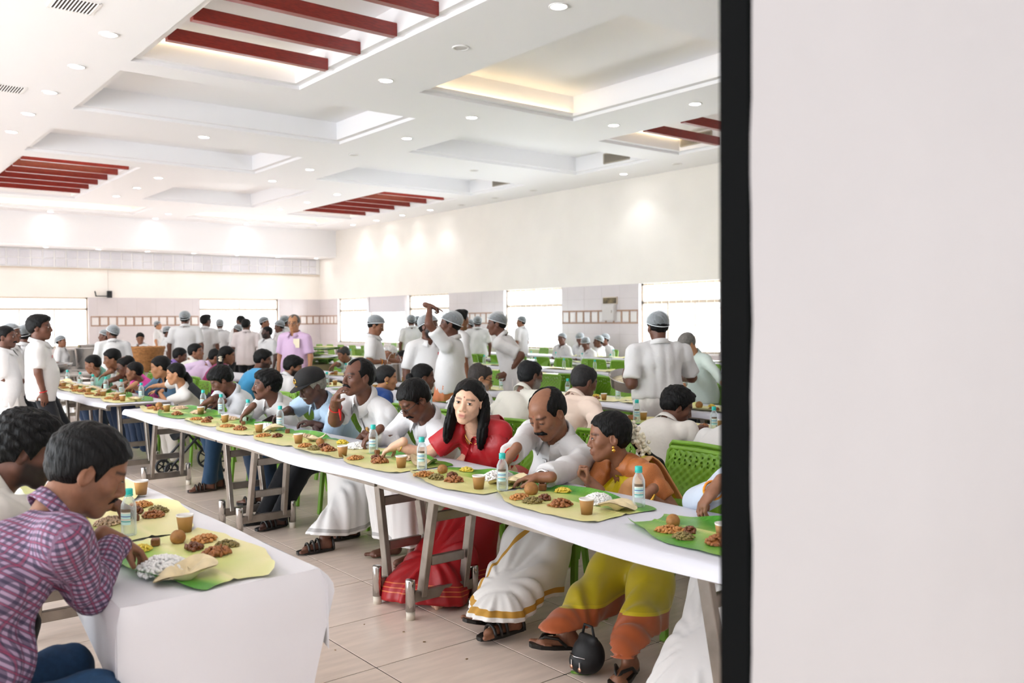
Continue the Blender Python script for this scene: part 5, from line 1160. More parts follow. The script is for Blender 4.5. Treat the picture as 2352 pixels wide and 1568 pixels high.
staff('server in a hairnet ladling from a steel bucket', head=(5.573, 9.638, 1.502), tyaw=-40, hyaw=-42, hp=-22, net=True, tone='mid', bottom=('dhoti', '#efeae4', M_dh), R=dict(t=(5.634, 9.445, 1.019), d=(.6, -.6, -.4), pose='hold', h=(-.6, -.3, -.6)), L=dict(t=(5.872, 9.639, 1.026), d=(.7, -.5, -.3), pose='hold'), W=1.08)
staff('worker in a hairnet with a red shirt badge, face hidden', head=(5.202, 7.881, 1.491), tyaw=-110, hyaw=-70, net=True, beard=1.0, s=1.02)
staff('worker raising his arm above his hairnet', head=(5.095, 7.326, 1.515), tyaw=130, hyaw=140, net=True, hair='buzz', W=1.12, s=1.02, L=dict(t=(4.939, 7.329, 1.678), d=(.6, -.5, -.25), n=(0, 0, -1), pose='point', h=(-.6, .2, .9)), hem=.10, bottom=('dhoti', '#e8936a', nmat('orange_lungi', '#e08a5e', .7, bump=(12, .5, .02))), slv=.7)
staff('dark-haired worker half hidden behind the raised arm worker', head=(6.109, 8.566, 1.559), tyaw=-20, hyaw=0, hair='quiff', tone='mid')
staff('worker in a hairnet standing with hand on hip', head=(5.893, 7.583, 1.513), tyaw=125, hyaw=140, hp=-6, net=True, hair='buzz', R=dict(t=(6.05, 7.25, .98)), L=dict(t=(5.829, 7.424, 0.959), d=(-.6, .5, -.2), n=(.5, .3, 0), h=(.8, -.9, .1), pose='relaxed'), W=1.0, bottom=('dhoti', '#f0ece8', M_dh), pelv=(6.06, 7.42, .92))
staff('distant worker in a hairnet seen from behind, leftmost of two', head=(10.008, 15.829, 1.552), tyaw=70, hyaw=60, net=True)
staff('distant worker in a hairnet beside the leftmost of two', head=(10.551, 16.418, 1.531), tyaw=30, hyaw=20, net=True)
staff('distant worker in a hairnet and brown trousers seen from behind', head=(10.982, 14.786, 1.514), tyaw=60, hyaw=60, net=True, bottom=('trousers', '#a8794a'), W=1.1)
staff('distant worker in profile beside the brown trousers', head=(11.789, 16.19, 1.452), tyaw=140, hyaw=145, net=True)
staff('slim worker in a hairnet standing against the window', head=(12.711, 15.449, 1.513), tyaw=110, hyaw=135, net=True, tone='mid')
staff('server in a hairnet and white apron holding a steel tray', head=(5.637, 5.027, 1.49), tyaw=62, hyaw=66, hp=-10, net=True, hair='short', W=1.18, belly=.04, s=1.0, L=dict(t=(5.531, 5.316, 1.029), d=(.35, .5, -.6), pose='relaxed', h=(-.5, -.5, -.9)), R=dict(t=(6.095, 5.22, 0.974), d=(.1, .6, -.5)), hem=.02, bottom=('dhoti', '#f2efec', M_dh), arm=1.2)
staff('grey-haired man in a pale green shirt bending forward', head=(6.847, 5.716, 1.302), pelv=(7.091, 5.696, 0.788), tyaw=175, hyaw=165, hp=-40, tone='tan', hair='short', vol=1.4, hairc='#77736e', top=('shirt', '#cfdcd4', 'full'), R=dict(t=(6.55, 5.5, .80)), L=dict(t=(6.62, 5.0, .84)), W=1.1)
staff('server at the black door edge of whom a sleeve shows', head=(6.676, 4.893, 1.36), tyaw=120, hyaw=120, net=True, bottom=('dhoti', '#f2efec', M_dh))
# ---- kitchen workers resting by the side wall
def rest(label, **k):
    h = k['head']; k.setdefault('net', True); k.setdefault('tone', 'dark'); k.setdefault('pelv', (h[0]+.1, h[1]+.05, .53)); k.setdefault('hands', ''); k.setdefault('tyaw', 185); k.setdefault('lower', False); k.setdefault('top', ('shirt', '#f1efee', 'half')); return person(label=label, **k)
rest('seated worker in a hairnet beside the window edge', head=(13.155, 14.566, 1.127), hyaw=200)
rest('seated worker in a hairnet, leftmost of the huddle', head=(13.748, 14.601, 1.115), hyaw=200, hp=-30)
rest('seated worker in a hairnet looking down at a phone', head=(13.154, 13.793, 1.032), hyaw=195, hp=-30)
rest('seated worker in a hairnet turned in profile in the huddle', head=(13.509, 13.765, 1.072), hyaw=150, tyaw=120)
rest('seated worker in a hairnet, rightmost of the huddle', head=(14.323, 14.395, 1.096), hyaw=165)
# ---------------------------------------------------------------- chairs
WHO = [(3.42, 3.02, 'under the woman in the yellow sari'), (3.42, 3.66, 'under the bald moustached man'), (3.44, 4.26, 'under the woman in red'), (3.42, 4.88, 'under the man in glasses'), (3.44, 5.52, 'under the heavy man raising food'), (3.42, 6.26, 'under the man in the black cap'), (3.42, 7.08, 'under the man turning his head'), (3.42, 8.14, 'under the man in a striped shirt'), (3.46, 2.22, 'beside the black door edge, nearest of all'), (3.42, 9.72, 'under the girl in the white tee'), (3.42, 10.42, 'under the woman in denim blue'), (3.42, 10.98, 'under the girl in pink'), (3.42, 11.6, 'under the man in khaki'), (3.42, 12.46, 'under the young man in a white polo'), (3.42, 13.16, 'under the woman at the table end')]
for x, y, wv in WHO: chair(x, y, 180, 'green woven plastic chair %s' % wv)
chair(.16, 2.72, 2, 'green woven plastic chair under the checked shirt man'); chair(.11, 3.62, 0, 'green woven plastic chair under the bearded man')
BY = [(2.55, 'behind the nearest green chair at the door edge'), (3.16, 'under the diner in white at the door edge'), (3.95, 'under the man with curly hair'), (4.72, 'under the man in the peach shirt'), (5.62, 'under the grey-bearded man'), (6.25, 'under the man in black spectacles'), (7.0, 'under the woman in pale blue'), (7.55, 'under the woman in dark blue'), (8.1, 'under the diner in pale grey'), (9.1, 'under the young man with tall hair'), (10.1, 'under the man in bright blue'), (11.3, 'under the woman in magenta'), (12.0, 'under the man in lavender'), (13.0, 'under the man lifting his hand'), (13.7, 'under the man in purple')]
for y, wv in BY: chair(4.14, y, 0, 'green woven plastic chair %s' % wv)
for i, y in enumerate(np.arange(3.4, 14.0, .62)): chair(7.1, float(y), 180+(i % 3-1)*6, 'empty green chair behind the server, %s from the door edge' % ORD[i], 'green chairs behind the server')
for i, y in enumerate(np.arange(5.2, 16.0, .62)): chair(7.86, float(y), (i % 3-1)*7, 'empty green chair facing the middle tables, %s from the door edge' % ORD[i], 'green chairs facing the middle tables')
for i, y in enumerate(np.arange(7.2, 19.5, .66)): chair(10.5, float(y), 180+(i % 4-1.5)*8, 'empty green chair beyond the middle tables, %s from the door edge' % ORD[i], 'green chairs beyond the middle tables')
for i, y in enumerate(np.arange(9.4, 20, .7)): chair(10.98-.1*(i % 2), float(y)+.2, (i % 3-1)*9, 'empty green chair facing the side wall, %s from the door edge' % ORD[i], 'green chairs facing the side wall')
for i, y in enumerate(np.arange(14.2, 25, .8)): chair(14.1, float(y), 180+(i % 3-1)*8, 'green chair against the tiled side wall, %s from the seated workers' % ORD[i], 'green chairs against the side wall')
for i, y in enumerate(np.arange(18.5, 25, .7)): chair(12.6, float(y), 0, 'green chair near the far corner, %s towards the corner' % ORD[i], 'green chairs near the far corner')
# ---------------------------------------------------------------- places laid
CY = 2.615
full = ('orange', 'curry', 'beans', 'pickle', 'rice', 'papad', 'yellow', 'vada', 'sweet')
seat(CY+.02, 2.02, 'the diner in pale blue', 'green', ('orange', 'beans', 'pickle', 'curry', 'vada', 'rice', 'papad'), cupx=(2.569, 1.978, 0.749)[:2], nobtl=True)
seat(CY, 2.86, 'the woman in the yellow sari', 'mix', full, cupx=(2.50, 2.62), btl=(2.77, 2.58))
seat(CY, 3.60, 'the bald moustached man', 'mix', ('orange', 'curry', 'beans', 'pickle', 'rice', 'papad', 'yellow', 'vada'), cupx=(2.487, 3.35), btl=(2.56, 3.33-.07))
seat(CY, 4.36, 'the young woman in red', 'mix', ('orange', 'curry', 'pickle', 'mixed', 'papad', 'sweet'), cupx=(2.53, 4.12), btl=(2.59, 4.055-.05))
seat(CY, 5.02, 'the man in glasses', 'yellow', ('curry', 'beans', 'orange', 'pickle', 'rice', 'yellow', 'vada'), cupx=(2.474, 4.69), btl=(2.677, 4.68))
seat(CY, 5.68, 'the heavy man raising food', 'mix', ('orange', 'mixed', 'papad', 'sweet', 'pickle'), cupx=(2.52, 5.39), nobtl=True)
seat(CY, 6.40, 'the man in the black cap', 'mix', ('orange', 'curry', 'rice', 'papad', 'sweet'), cupx=(2.554, 6.12), btl=(2.758, 6.21))
seat(CY, 7.10, 'the man turning his head', 'mix', ('orange', 'curry', 'pickle', 'mixed'), cupx=(2.605, 6.92), btl=(2.793, 6.91))
seat(CY, 7.82, 'the man in the striped shirt', 'green', ('curry', 'mixed'), cupx=(2.68, 7.69), btl=(2.828, 7.60))
seat(CY, 8.34, 'the empty place at the paper end', 'mix', ('orange', 'curry', 'mixed', 'vada'), cupx=(2.527, 8.13), btl=(2.875, 8.18))
for y, wv in ((9.75, 'the girl in the white tee'), (10.5, 'the woman in denim blue'), (11.15, 'the girl in pink'), (11.75, 'the man in khaki'), (12.4, 'the young man in a white polo'), (13.1, 'the woman at the table end')):
    seat(CY, y, wv, 'mix' if y < 12 else 'yellow', ('orange', 'curry', 'mixed', 'papad', 'vada'), cupx=(2.52, y-.22), btl=(2.74, y-.10))
seat(.985, 2.98, 'the checked shirt man', 'mix', full, 1, cupx=(1.103, 3.356), btl=(.924, 3.44), rot=4, z=.757)
seat(.985, 3.72, 'the bearded man', 'yellow', ('orange', 'curry', 'beans', 'pickle', 'mixed', 'vada', 'yellow'), 1, cupx=(1.19, 4.22), nobtl=True, z=.757)
seat(.985, 4.45, 'the hidden diner past the bearded man', 'yellow', ('orange', 'curry', 'beans'), 1, nocup=True, nobtl=True, z=.757)
BW = ['the diner in white at the door edge', 'the man with curly hair', 'the man in the peach shirt', 'the grey-bearded man', 'the man in black spectacles', 'the woman in pale blue', 'the woman in dark blue', 'the young man with tall hair', 'the man in bright blue', 'the woman in magenta']
for y, wv in zip((3.3, 4.2, 4.95, 5.75, 6.45, 7.1, 7.7, 9.2, 10.2, 11.4), BW): seat(5.08, y, wv, 'mix', ('curry', 'orange', 'rice'), 1)
for i, y in enumerate((4.9, 5.65, 6.4, 7.15, 8.3, 10.2, 12.1)): seat(6.32, y, 'place %s past the server' % ('one', 'two', 'three', 'four', 'five', 'six', 'seven')[i], 'yellow', ('curry', 'vada', 'yellow') if i < 4 else ('curry',))
def far_leaf(x, y, lab, grp):
    o = link('banana_leaf', LEAF['yellow' if int(y*10) % 3 else 'mix'][int(y*7) % 3], None, (x, y, .745)); tag(o, lab, 'leaf plate', grp)
for i, y in enumerate(np.arange(7.2, 18, .72)): far_leaf(9.74, float(y), 'yellow leaf plate on the middle row, %s from the door edge' % ORD[i], 'leaf plates on the middle row'); bottle(9.62, float(y)-.2, .748, 4.0, 'water bottle on the middle row, %s from the door edge' % ORD[i], 'bottles on the middle row', False)
for i, y in enumerate(np.arange(9.3, 19, .75)): far_leaf(11.52, float(y), 'leaf plate before the seated workers, %s from the door edge' % ORD[i], 'leaf plates before the workers'); bottle(11.45, float(y)-.2, .748, 4.0, 'water bottle before the seated workers, %s from the door edge' % ORD[i], 'bottles before the workers', False)
for i, y in enumerate(np.arange(10.3, 14.5, .75)): far_leaf(13.35, float(y), 'leaf plate on the side wall table, %s from the door edge' % ORD[i], 'leaf plates by the side wall'); bottle(13.3, float(y)-.2, .748, 4.0, 'water bottle on the side wall table, %s from the door edge' % ORD[i], 'bottles by the side wall', False)
for i, y in enumerate(np.arange(6.0, 15, .75)): far_leaf(8.55, float(y), 'yellow leaf plate among the empty chairs, %s from the door edge' % ORD[i], 'leaf plates among the chairs')

# ---------------------------------------------------------------- jewellery, drapes and other worn things
M_gold = nmat('gold', '#d8a94a', .25, .9); M_thread = nmat('red_thread', '#c81e1e', .8); M_orange = nmat('orange_thread', '#e8902a', .8); M_silverj = nmat('silver', '#d0d0d2', .2, 1.0)
def W(p): return np.asarray(p, float)
def tube_on(I, nm, pts, r, mat, n=6, closed=False, parent=None):
    pts = [tuple(W(p)-I['base']) for p in pts]
    if closed: pts = pts+[pts[0]]
    return MB().tube(pts, r, n, cap=not closed).obj(nm, mat, parent or I['root'])
def wrist_ring(I, k, nm, r, th, mat, t=.9):
    sh, el, wr = I['arms'][k][:3]; c = el+(wr-el)*t; ax_ = unit(wr-el); a = unit(np.cross(ax_, (0, 0, 1))); b = np.cross(ax_, a)
    return tube_on(I, nm, [c+(a*math.cos(x)+b*math.sin(x))*r for x in np.linspace(0, 2*math.pi, 17)[:-1]], th, mat, 6, True)
def surf(I, t, lat):
    """point on the front of the garment at height t of the spine, lat metres to the left"""
    J = I['J']; d = I['sv']-J['P']; ln = np.linalg.norm(J['N']-J['P']); T_ = d@J['T']; L_ = d@J['L']; F_ = d@J['F']
    m = (np.abs(T_-t*ln) < .02) & (np.abs(L_-lat) < .02)
    f = F_[m].max() if m.any() else .12
    return J['P']+J['T']*t*ln+J['L']*lat+J['F']*f
def ribbon(nm, I, rows, mat, th=.006, attr=None):
    """rows of points -> cloth band with thickness"""
    R = np.array(rows, float); n, m = R.shape[:2]; c = R.reshape(-1, 3)-I['base']; nr = np.zeros_like(R)
    du = np.gradient(R, axis=0); dv = np.gradient(R, axis=1); nr = np.cross(du, dv); nr /= np.linalg.norm(nr, axis=2)[..., None]+1e-9
    V = np.concatenate([c+nr.reshape(-1, 3)*th/2, c-nr.reshape(-1, 3)*th/2]); F = []
    for i in range(n-1):
        for j in range(m-1):
            a = i*m+j; F.append((a, a+m, a+m+1, a+1)); F.append(tuple(x+n*m for x in (a+1, a+m+1, a+m, a)))
    for i in range(n-1):
        for j in (0, m-1): a = i*m+j; F.append((a, a+n*m, a+m+n*m, a+m))
    A = None
    if attr is not None: A = {'w': np.tile(np.tile(np.linspace(0, 1, m), n), 2)}
    return link(nm, mesh_np(nm, V, F, mat, True, A), I['root'])
def wrap_rows(I, path, width, n=26, m=9, lift=.012):
    """a sash that follows the torso: path of (t, lat, back) control points"""
    return None
def pallu(I, nm, mat, w0=.17, sg=1, attr=True, back=.35, t_lo=.28, lat_lo=-.13):
    J = I['J']; P, N, F, L, T = (J[k] for k in 'PNFLT'); s = J['s']; rows = []
    for i in range(22):
        a = i/21
        t = t_lo+(1.0-t_lo)*a; lat = lat_lo+(sg*.145-lat_lo)*a**.85; row = []
        for j in range(9):
            b = j/8-.5; tt = min(t+b*.52*(1-.35*a), .985); ll = lat-b*.15*sg
            p = surf(I, min(max(tt, .1), .9), ll)
            if tt > .9: q = N-T*.035*s+L*ll+F*.05*s; p = p*(1-(tt-.9)/.085)+(q+F*.0)*((tt-.9)/.085) if tt < .985 else q
            row.append(p+F*.020+T*.006)
        rows.append(row)
    # over the shoulder and down the back
    sh = J['shL'] if sg > 0 else J['shR']; last = np.array(rows[-1])
    for i in range(1, 13):
        a = i/12; row = []
        for j in range(9):
            b = j/8-.5; o = sh+L*(-sg)*(.055+b*.07*sg)+T*(.066-.0*b); dn = a*back
            ang = min(a*2.2, 1)*H90
            q = o-F*(.01+.115*math.sin(ang))-T*(max(0, dn-.06)+.03*(1-math.cos(ang)))
            k = min(1, i/3); row.append(last[j]*(1-k)+q*k if i < 3 else q)
        rows.append(row)
    return ribbon(nm, I, rows, mat, .008, attr)
# yellow sari
I = P1; q = I['q']
M_pallu = nmat('sari_pallu', '#cf8a4a', .42, var=(150, .3))
nt = M_pallu.node_tree; _N = nt.nodes; _L = nt.links; _a = _N.new('ShaderNodeAttribute'); _a.attribute_name = 'w'; _g = _N.new('ShaderNodeMath'); _g.operation = 'GREATER_THAN'; _g.inputs[1].default_value = .58
_L.new(_a.outputs['Fac'], _g.inputs[0]); _m = _N.new('ShaderNodeMix'); _m.data_type = 'RGBA'; _m.inputs[6].default_value = (*lin('#dba36c'), 1); _m.inputs[7].default_value = (*lin('#d6c11a'), 1); _L.new(_g.outputs[0], _m.inputs['Factor']); _L.new(_m.outputs[2], _N['Principled BSDF'].inputs['Base Color'])
pallu(I, 'sari_pallu', M_pallu, sg=1, lat_lo=-.16, t_lo=.22)
for rr, dz in ((.072, -.005), (.085, -.035)):
    J = I['J']; tube_on(I, 'necklace', [J['N']+(-J['F']*math.cos(a)*(-1)*rr*(1.0 if math.cos(a) > 0 else .8)+J['L']*math.sin(a)*rr-J['T']*(.012+(.075+dz*-1)*max(0, math.cos(a))))+J['F']*.012 for a in np.linspace(0, 2*math.pi, 25)[:-1]], .0045, M_gold, 6, True)
for sg in (1, -1):
    er = ball_obj('earring', q(-.002, .082*sg, -.045), np.array([.007, .007, .008]), I['hf'], M_gold, I['root'], I['base']); ball_obj('earring', q(-.002, .083*sg, -.060), np.array([.010, .010, .010]), I['hf'], M_gold, I['root'], I['base'])
tp = [(3.25, 3.107, 0.995), (3.28, 3.099, 0.951), (3.31, 3.085, 0.909), (3.34, 3.071, 0.868)]; rs = np.random.RandomState(3); g = MB()
fl = empty('flower_garland', tuple(tp[0])); fl.parent = I['root']; fl.location = Vector(tp[0])-I['root'].location
bud = lump('jasmine_bud', 1, .001, rs, .0105, 0, nmat('jasmine', '#f2ead2', .7), True)
for k in range(110):
    a = rs.rand(); p = W(tp[0])*(1-a)+W(tp[-1])*a+rs.normal(size=3)*.017+W((-.022, -.036, .006)); link('jasmine_bud', bud, fl, tuple(p-W(tp[0])), tuple(rs.rand(3)*3))
wrist_ring(I, 'L', 'wrist_watch', .032, .008, M_gold, .92)
# bald man: watch, threads, pen
wrist_ring(P2, 'L', 'wrist_watch', .034, .008, M_silverj, .97); wrist_ring(P2, 'R', 'wrist_thread', .033, .004, M_thread, .96); wrist_ring(P2, 'R', 'wrist_thread', .034, .003, M_orange, .90)
pp = surf(P2, .66, .075); tube_on(P2, 'pen', [pp+P2['J']['F']*.004+P2['J']['T']*.02, pp+P2['J']['F']*.004-P2['J']['T']*.05], .005, nmat('pen_black', '#15161a', .3))
# red sari woman
I = P3; q = I['q']; hs = I['hs']
M_rp = nmat('red_silk_pallu', '#a80e18', .40, bump=(14, .5, .01)); pallu(I, 'sari_pallu', M_rp, sg=1, t_lo=.18, lat_lo=-.14, attr=None)
locks = []
e_ = lambda x, y, z, a, b, d, k=.03: ELL(q(x, y, z), np.array([a, b, d])*hs, I['hf'], k)
for sg in (1, -1): locks += [e_(-.045, .082*sg, -.03, .05, .026, .09), e_(-.03, .100*sg, -.12, .052, .026, .11), e_(-.012, .104*sg, -.195, .045, .022, .075)]
locks += [e_(-.095, 0, -.01, .05, .075, .09), e_(-.125, .02, -.12, .035, .085, .12), e_(-.14, .05, -.22, .03, .07, .10)]
f_, l_, u_ = I['hf']; cc = I['c']
def strand(X, Y, Z, v):
    a = ((X-cc[0])*l_[0]+(Y-cc[1])*l_[1]+(Z-cc[2])*l_[2]); b = ((X-cc[0])*f_[0]+(Y-cc[1])*f_[1]+(Z-cc[2])*f_[2]); return v+.0030*np.sin(a*330+b*120)+.0018*np.sin(b*410-a*90)
add('long_hair', sdf_mesh(locks+[FN(strand)], .005), HAIRM(), I['root'], I['base'])
J = I['J']
for rr, dp in ((.066, .06), (.075, .17)): tube_on(I, 'necklace', [J['N']+J['F']*(.015+math.cos(a)*rr*(1.05 if math.cos(a) > 0 else .8))+J['L']*math.sin(a)*rr-J['T']*(.01+dp*max(0, math.cos(a))**1.6) for a in np.linspace(0, 2*math.pi, 29)[:-1]], .0028, M_gold, 6, True)
for sg in (1, -1): ball_obj('earring', q(.0, .083*sg, -.052), np.array([.005, .005, .009]), I['hf'], M_silverj, I['root'], I['base'])
wrist_ring(I, 'R', 'bangle', .031, .0028, M_gold, .86)
# heavy man
wrist_ring(P5, 'R', 'wrist_thread', .041, .004, M_thread, .62); sh, el, wr = P5['arms']['R'][:3]; c0 = el+(wr-el)*.62+W((-.0, -.042, 0)); tube_on(P5, 'thread_end', [c0, c0+W((.005, -.012, -.03)), c0+W((.01, -.01, -.085))], [.004, .010, .003], M_thread)
hd_ = P5['arms']['R']; ball_obj('tongue', P5['q'](.098, 0, -.072), np.array([.012, .014, .008]), P5['hf'], nmat('tongue', '#b5554a', .35), P5['root'], P5['base'])
# buttons, pocket and placket on the shirts that face us
M_btn = nmat('shirt_button', '#d9d6d2', .3); M_pk = cloth('#f2f0f0')
for Ip, n in ((P2, 4), (P5, 4), (P6, 4)):
    J = Ip['J']; shirt = Ip['shirt']; tt = [.84-.46*i/13 for i in range(14)]; ff = np.array([(surf(Ip, t, 0)-J['P'])@J['F'] for t in tt]); ln = np.linalg.norm(J['N']-J['P'])
    ff = np.convolve(np.r_[ff[0], ff[0], ff, ff[-1], ff[-1]], np.ones(5)/5, 'valid'); at_ = lambda i, la: J['P']+J['T']*tt[i]*ln+J['L']*la+J['F']*(ff[i]+.004)
    ribbon('placket', Ip, [[at_(i, la) for la in (-.015, 0, .015)] for i in range(14)], shirt.data.materials[0], .003)
    for i in range(n): ball_obj('button', at_(1+i*3, 0)+J['F']*.003, np.array([.002, .0055, .0055]), (J['F'], J['L'], J['T']), M_btn, Ip['root'], Ip['base'], 8, 4)
pp = surf(P5, .72, .06); tube_on(P5, 'pocket_badge', [pp+P5['J']['F']*.008+P5['J']['T']*.02, pp+P5['J']['F']*.008-P5['J']['T']*.02], [.011, .007], nmat('badge_tan', '#c99a5a', .5))
# cap of the man in uniform, epaulettes, phone
I = P6; q = I['q']; hs = I['hs']; f_, l_, u_ = I['hf']; cc = I['c']; M_cap = nmat('cap_black', '#141315', .8, bump=(60, .3, .003))
def capcut(X, Y, Z, v): return np.maximum(v, (.034-((X-cc[0])*u_[0]+(Y-cc[1])*u_[1]+(Z-cc[2])*u_[2])/hs+.10*((X-cc[0])*f_[0]+(Y-cc[1])*f_[1]+(Z-cc[2])*f_[2])/hs)*hs)
co = add('cap', sdf_mesh([ELL(q(-.010, 0, .050), np.array([.118, .098, .094])*hs, I['hf']), ELL(q(.02, 0, .085), np.array([.085, .085, .06])*hs, I['hf'], .03), FN(capcut)], .006), M_cap, I['root'], I['base'])
rows = []
for i in range(15):
    a = math.radians(-72+144*i/14); rows.append([q(math.cos(a)*(.100+.075*j/4*math.cos(a)**.5 if True else 0)-.004, math.sin(a)*(.090+.012*j/4), .046-.020*(j/4)**1.3*math.cos(a)-.0*abs(math.sin(a))+.012*0) for j in range(5)])
ribbon('cap_peak', I, rows, M_cap, .005)
em = MB(); b0 = I['base']
em.tube([tuple(q(.112-.010*abs(math.sin(a)), .022*math.cos(a), .082+.026*math.sin(a))-b0) for a in np.linspace(0, 2*math.pi, 21)], .0028*hs, 6, cap=False)
em.tube([tuple(q(.115, .009*math.cos(a), .082+.010*math.sin(a))-b0) for a in np.linspace(0, 2*math.pi, 13)], .0025*hs, 6, cap=False); em.tube([tuple(q(.113, -.018, .052)-b0), tuple(q(.114, 0, .049)-b0), tuple(q(.113, .018, .052)-b0)], .003*hs, 6)
em.obj('gold_emblem', M_gold, co)
M_navy = nmat('navy_cloth', '#24365c', .7); J = I['J']
for sg in (1, -1):
    c0 = J['shL'] if sg > 0 else J['shR']; mt_ = Matrix((Vector(J['L']*sg), Vector(J['F']), Vector(J['T']))).transposed()
    tilt = Matrix.Rotation(0, 3, 'Y'); ep = MB().box(tuple(c0+J['T']*.062-J['L']*sg*.03-b0), (.10, .05, .008), mt_, .003).obj('epaulette', M_navy, I['root'])
    for k in range(3): MB().box(tuple(c0+J['T']*.067-J['L']*sg*(.0-.012+.018*k)-b0), (.009, .051, .006), mt_).obj('gold_bar', M_gold, ep)
ph_ = MB().box((0, 0, 0), (.15, .07, .009), bev=.003).obj('mobile_phone', nmat('phone_black', '#101114', .2), None, (2.892, 6.691, 0.775), (.15, -.2, .6)); tag(ph_, 'black mobile phone under the hand of the cap wearer', 'phone')
# threads and bangles of others
wrist_ring(P0, 'R', 'wrist_thread', .038, .005, M_orange, .97); wrist_ring(P0, 'R', 'wrist_thread', .037, .004, nmat('yellow_thread', '#e8b83a', .8), .90); wrist_ring(PF2, 'R', 'steel_bangle', .036, .0035, M_silverj, .55)
def find(txt):
    for I_ in PEOPLE:
        if txt in I_['root']['label']: return I_
S2 = find('tall young man'); wrist_ring(S2, 'R', 'wrist_thread', .033, .005, M_thread, .97)
wrist_ring(find('ladling'), 'R', 'wrist_thread', .034, .005, M_orange, .8); wrist_ring(find('curly black hair in a cream'), 'R', 'wrist_thread', .034, .004, M_thread, .95)
M_red = nmat('red_print', '#d2404e', .7)
for Ip, lat in ((S2, -.09), (find('red shirt badge'), .09)):
    J = Ip['J']; mt_ = Matrix((Vector(J['L']), Vector(J['T']), Vector(J['F']))).transposed()
    for k in range(2): MB().box(tuple(surf(Ip, .70-.035*k, lat)+J['F']*.003-Ip['base']), (.06, .012, .002), mt_).obj('red_print', M_red, Ip['root'])
Ip = find('name card'); J = Ip['J']; mt_ = Matrix((Vector(J['L']), Vector(J['T']), Vector(J['F']))).transposed(); MB().box(tuple(surf(Ip, .72, .09)+J['F']*.006-Ip['base']), (.10, .13, .004), mt_).obj('name_card', nmat('card', '#e9dcc0', .6), Ip['root'])
Ip = find('magenta'); fl2 = MB()
for k in range(5): fl2.lathe([(.0, .0), (.022, .006), (.026, .016), (.0, .022)], 8, tuple(W((4.33, 11.64, 1.051))-Ip['base']+W((.0, -.02*math.cos(k*1.26), .028*math.sin(k*1.26)))))
fl2.obj('hair_flower', nmat('cream_flower', '#f0e6d2', .7), Ip['root'])
for nm_ in ('pearl earring', 'gold earring'):
    Ip = find(nm_); ball_obj('earring', Ip['q'](-.0, -.084, -.045), np.array([.009, .009, .010]), Ip['hf'], M_gold if 'gold' in nm_ else nmat('pearl', '#eee6da', .2), Ip['root'], Ip['base'])
wrist_ring(find('girl in a white tee'), 'L', 'wrist_watch', .034, .012, nmat('navy_strap', '#1c2c4a', .5), .95)
# server's tray, serving bucket, bucket at the door edge
M_ss = nmat('stainless', '#c4c2c0', .22, .95)
def vessel(nm, loc, prof, label, cat, rot=(0, 0, 0), n=28, fill=None):
    t = empty(nm, loc); t.rotation_euler = rot; tag(t, label, cat); MB().lathe(prof, n).obj('bowl_wall', M_ss, t)
    if fill: MB().lathe([(fill[0], fill[1]), (fill[0]*.6, fill[1]+.02), (.0001, fill[1]+.03)], 20).obj('contents', nmat('gravy_'+fill[2].strip('#'), fill[2], .4, var=(30, .4)), t)
    return t
def pot(r, h): return [(.0001, .004), (r*.86, .0), (r*.92, .01), (r, h-.01), (r+.012, h), (r+.012, h+.004), (r-.004, h), (r*.9, .014), (.0001, .012)]
vessel('serving_tray', (5.66, 5.377, 0.958), pot(.18, .10), 'deep steel tray held by the server in a white apron', 'tray', (math.radians(14), math.radians(-10), 0), fill=(.17, .05, '#e9dcb8'))
b = vessel('serving_bucket', (5.685, 9.398, 0.802), pot(.10, .22), 'steel serving bucket held by the ladling server', 'bucket', fill=(.09, .19, '#c08a4e'))
MB().tube([(.1*math.cos(a), 0, .22+.14*math.sin(a)) for a in np.linspace(0, math.pi, 13)], .004, 6).obj('handle', M_ss, b)
vessel('steel_bucket', (6.42, 4.62, .748), pot(.085, .20), 'steel bucket on the table by the black door edge', 'bucket')
# cauldrons, basin and basket at the far left
st = make_table(3.55, 16.6, 'serving table carrying steel cauldrons near the far window', grp=None)
for i, (x, y, r, h) in enumerate(((4.05, 17.2, .30, .36), (4.35, 18.1, .34, .40), (3.95, 18.5, .26, .30))): vessel('cauldron', (x, y, .744), pot(r, h), ['steel cauldron nearest the netted bun woman', 'largest steel cauldron on the serving table', 'smaller steel cauldron at the back of the serving table'][i], 'cauldron', fill=(r*.9, h-.05, '#d9c67a'))
vessel('steel_basin', (3.234, 16.122, 0.792)[:2]+(.744,), [(.0001, .0), (.10, .0), (.22, .10), (.25, .15), (.24, .152), (.21, .10), (.0001, .012)], 'wide steel basin beside the man in black trousers', 'basin', fill=(.2, .09, '#f0ede6'))
make_table(2.9, 15.0, 'low steel serving table behind the man in black trousers', grp=None)
bk = empty('wicker_basket', (4.388, 15.195, 0.853)[:2]+(-.072,)); tag(bk, 'large wicker basket standing before the woman in white', 'basket'); M_wick = nmat('wicker', '#b9814a', .7, var=(30, .3), bump=(90, .6, .01))
for k in range(16):
    z = .83+.026*k; r = .20+.007*k; MB().tube([((r+.006*(-1)**(j+k))*math.cos(j*math.pi/18), (r+.006*(-1)**(j+k))*math.sin(j*math.pi/18), z+.003*(-1)**j) for j in range(37)], .0145, 5, cap=False).obj('wicker_ring', M_wick, bk)
MB().lathe([(.0001, .815), (.2, .815), (.21, .83)], 20).obj('basket_base', M_wick, bk); 
make_table(bk.location.x-.31, bk.location.y-1.2, 'steel table that carries the wicker basket', grp=None)
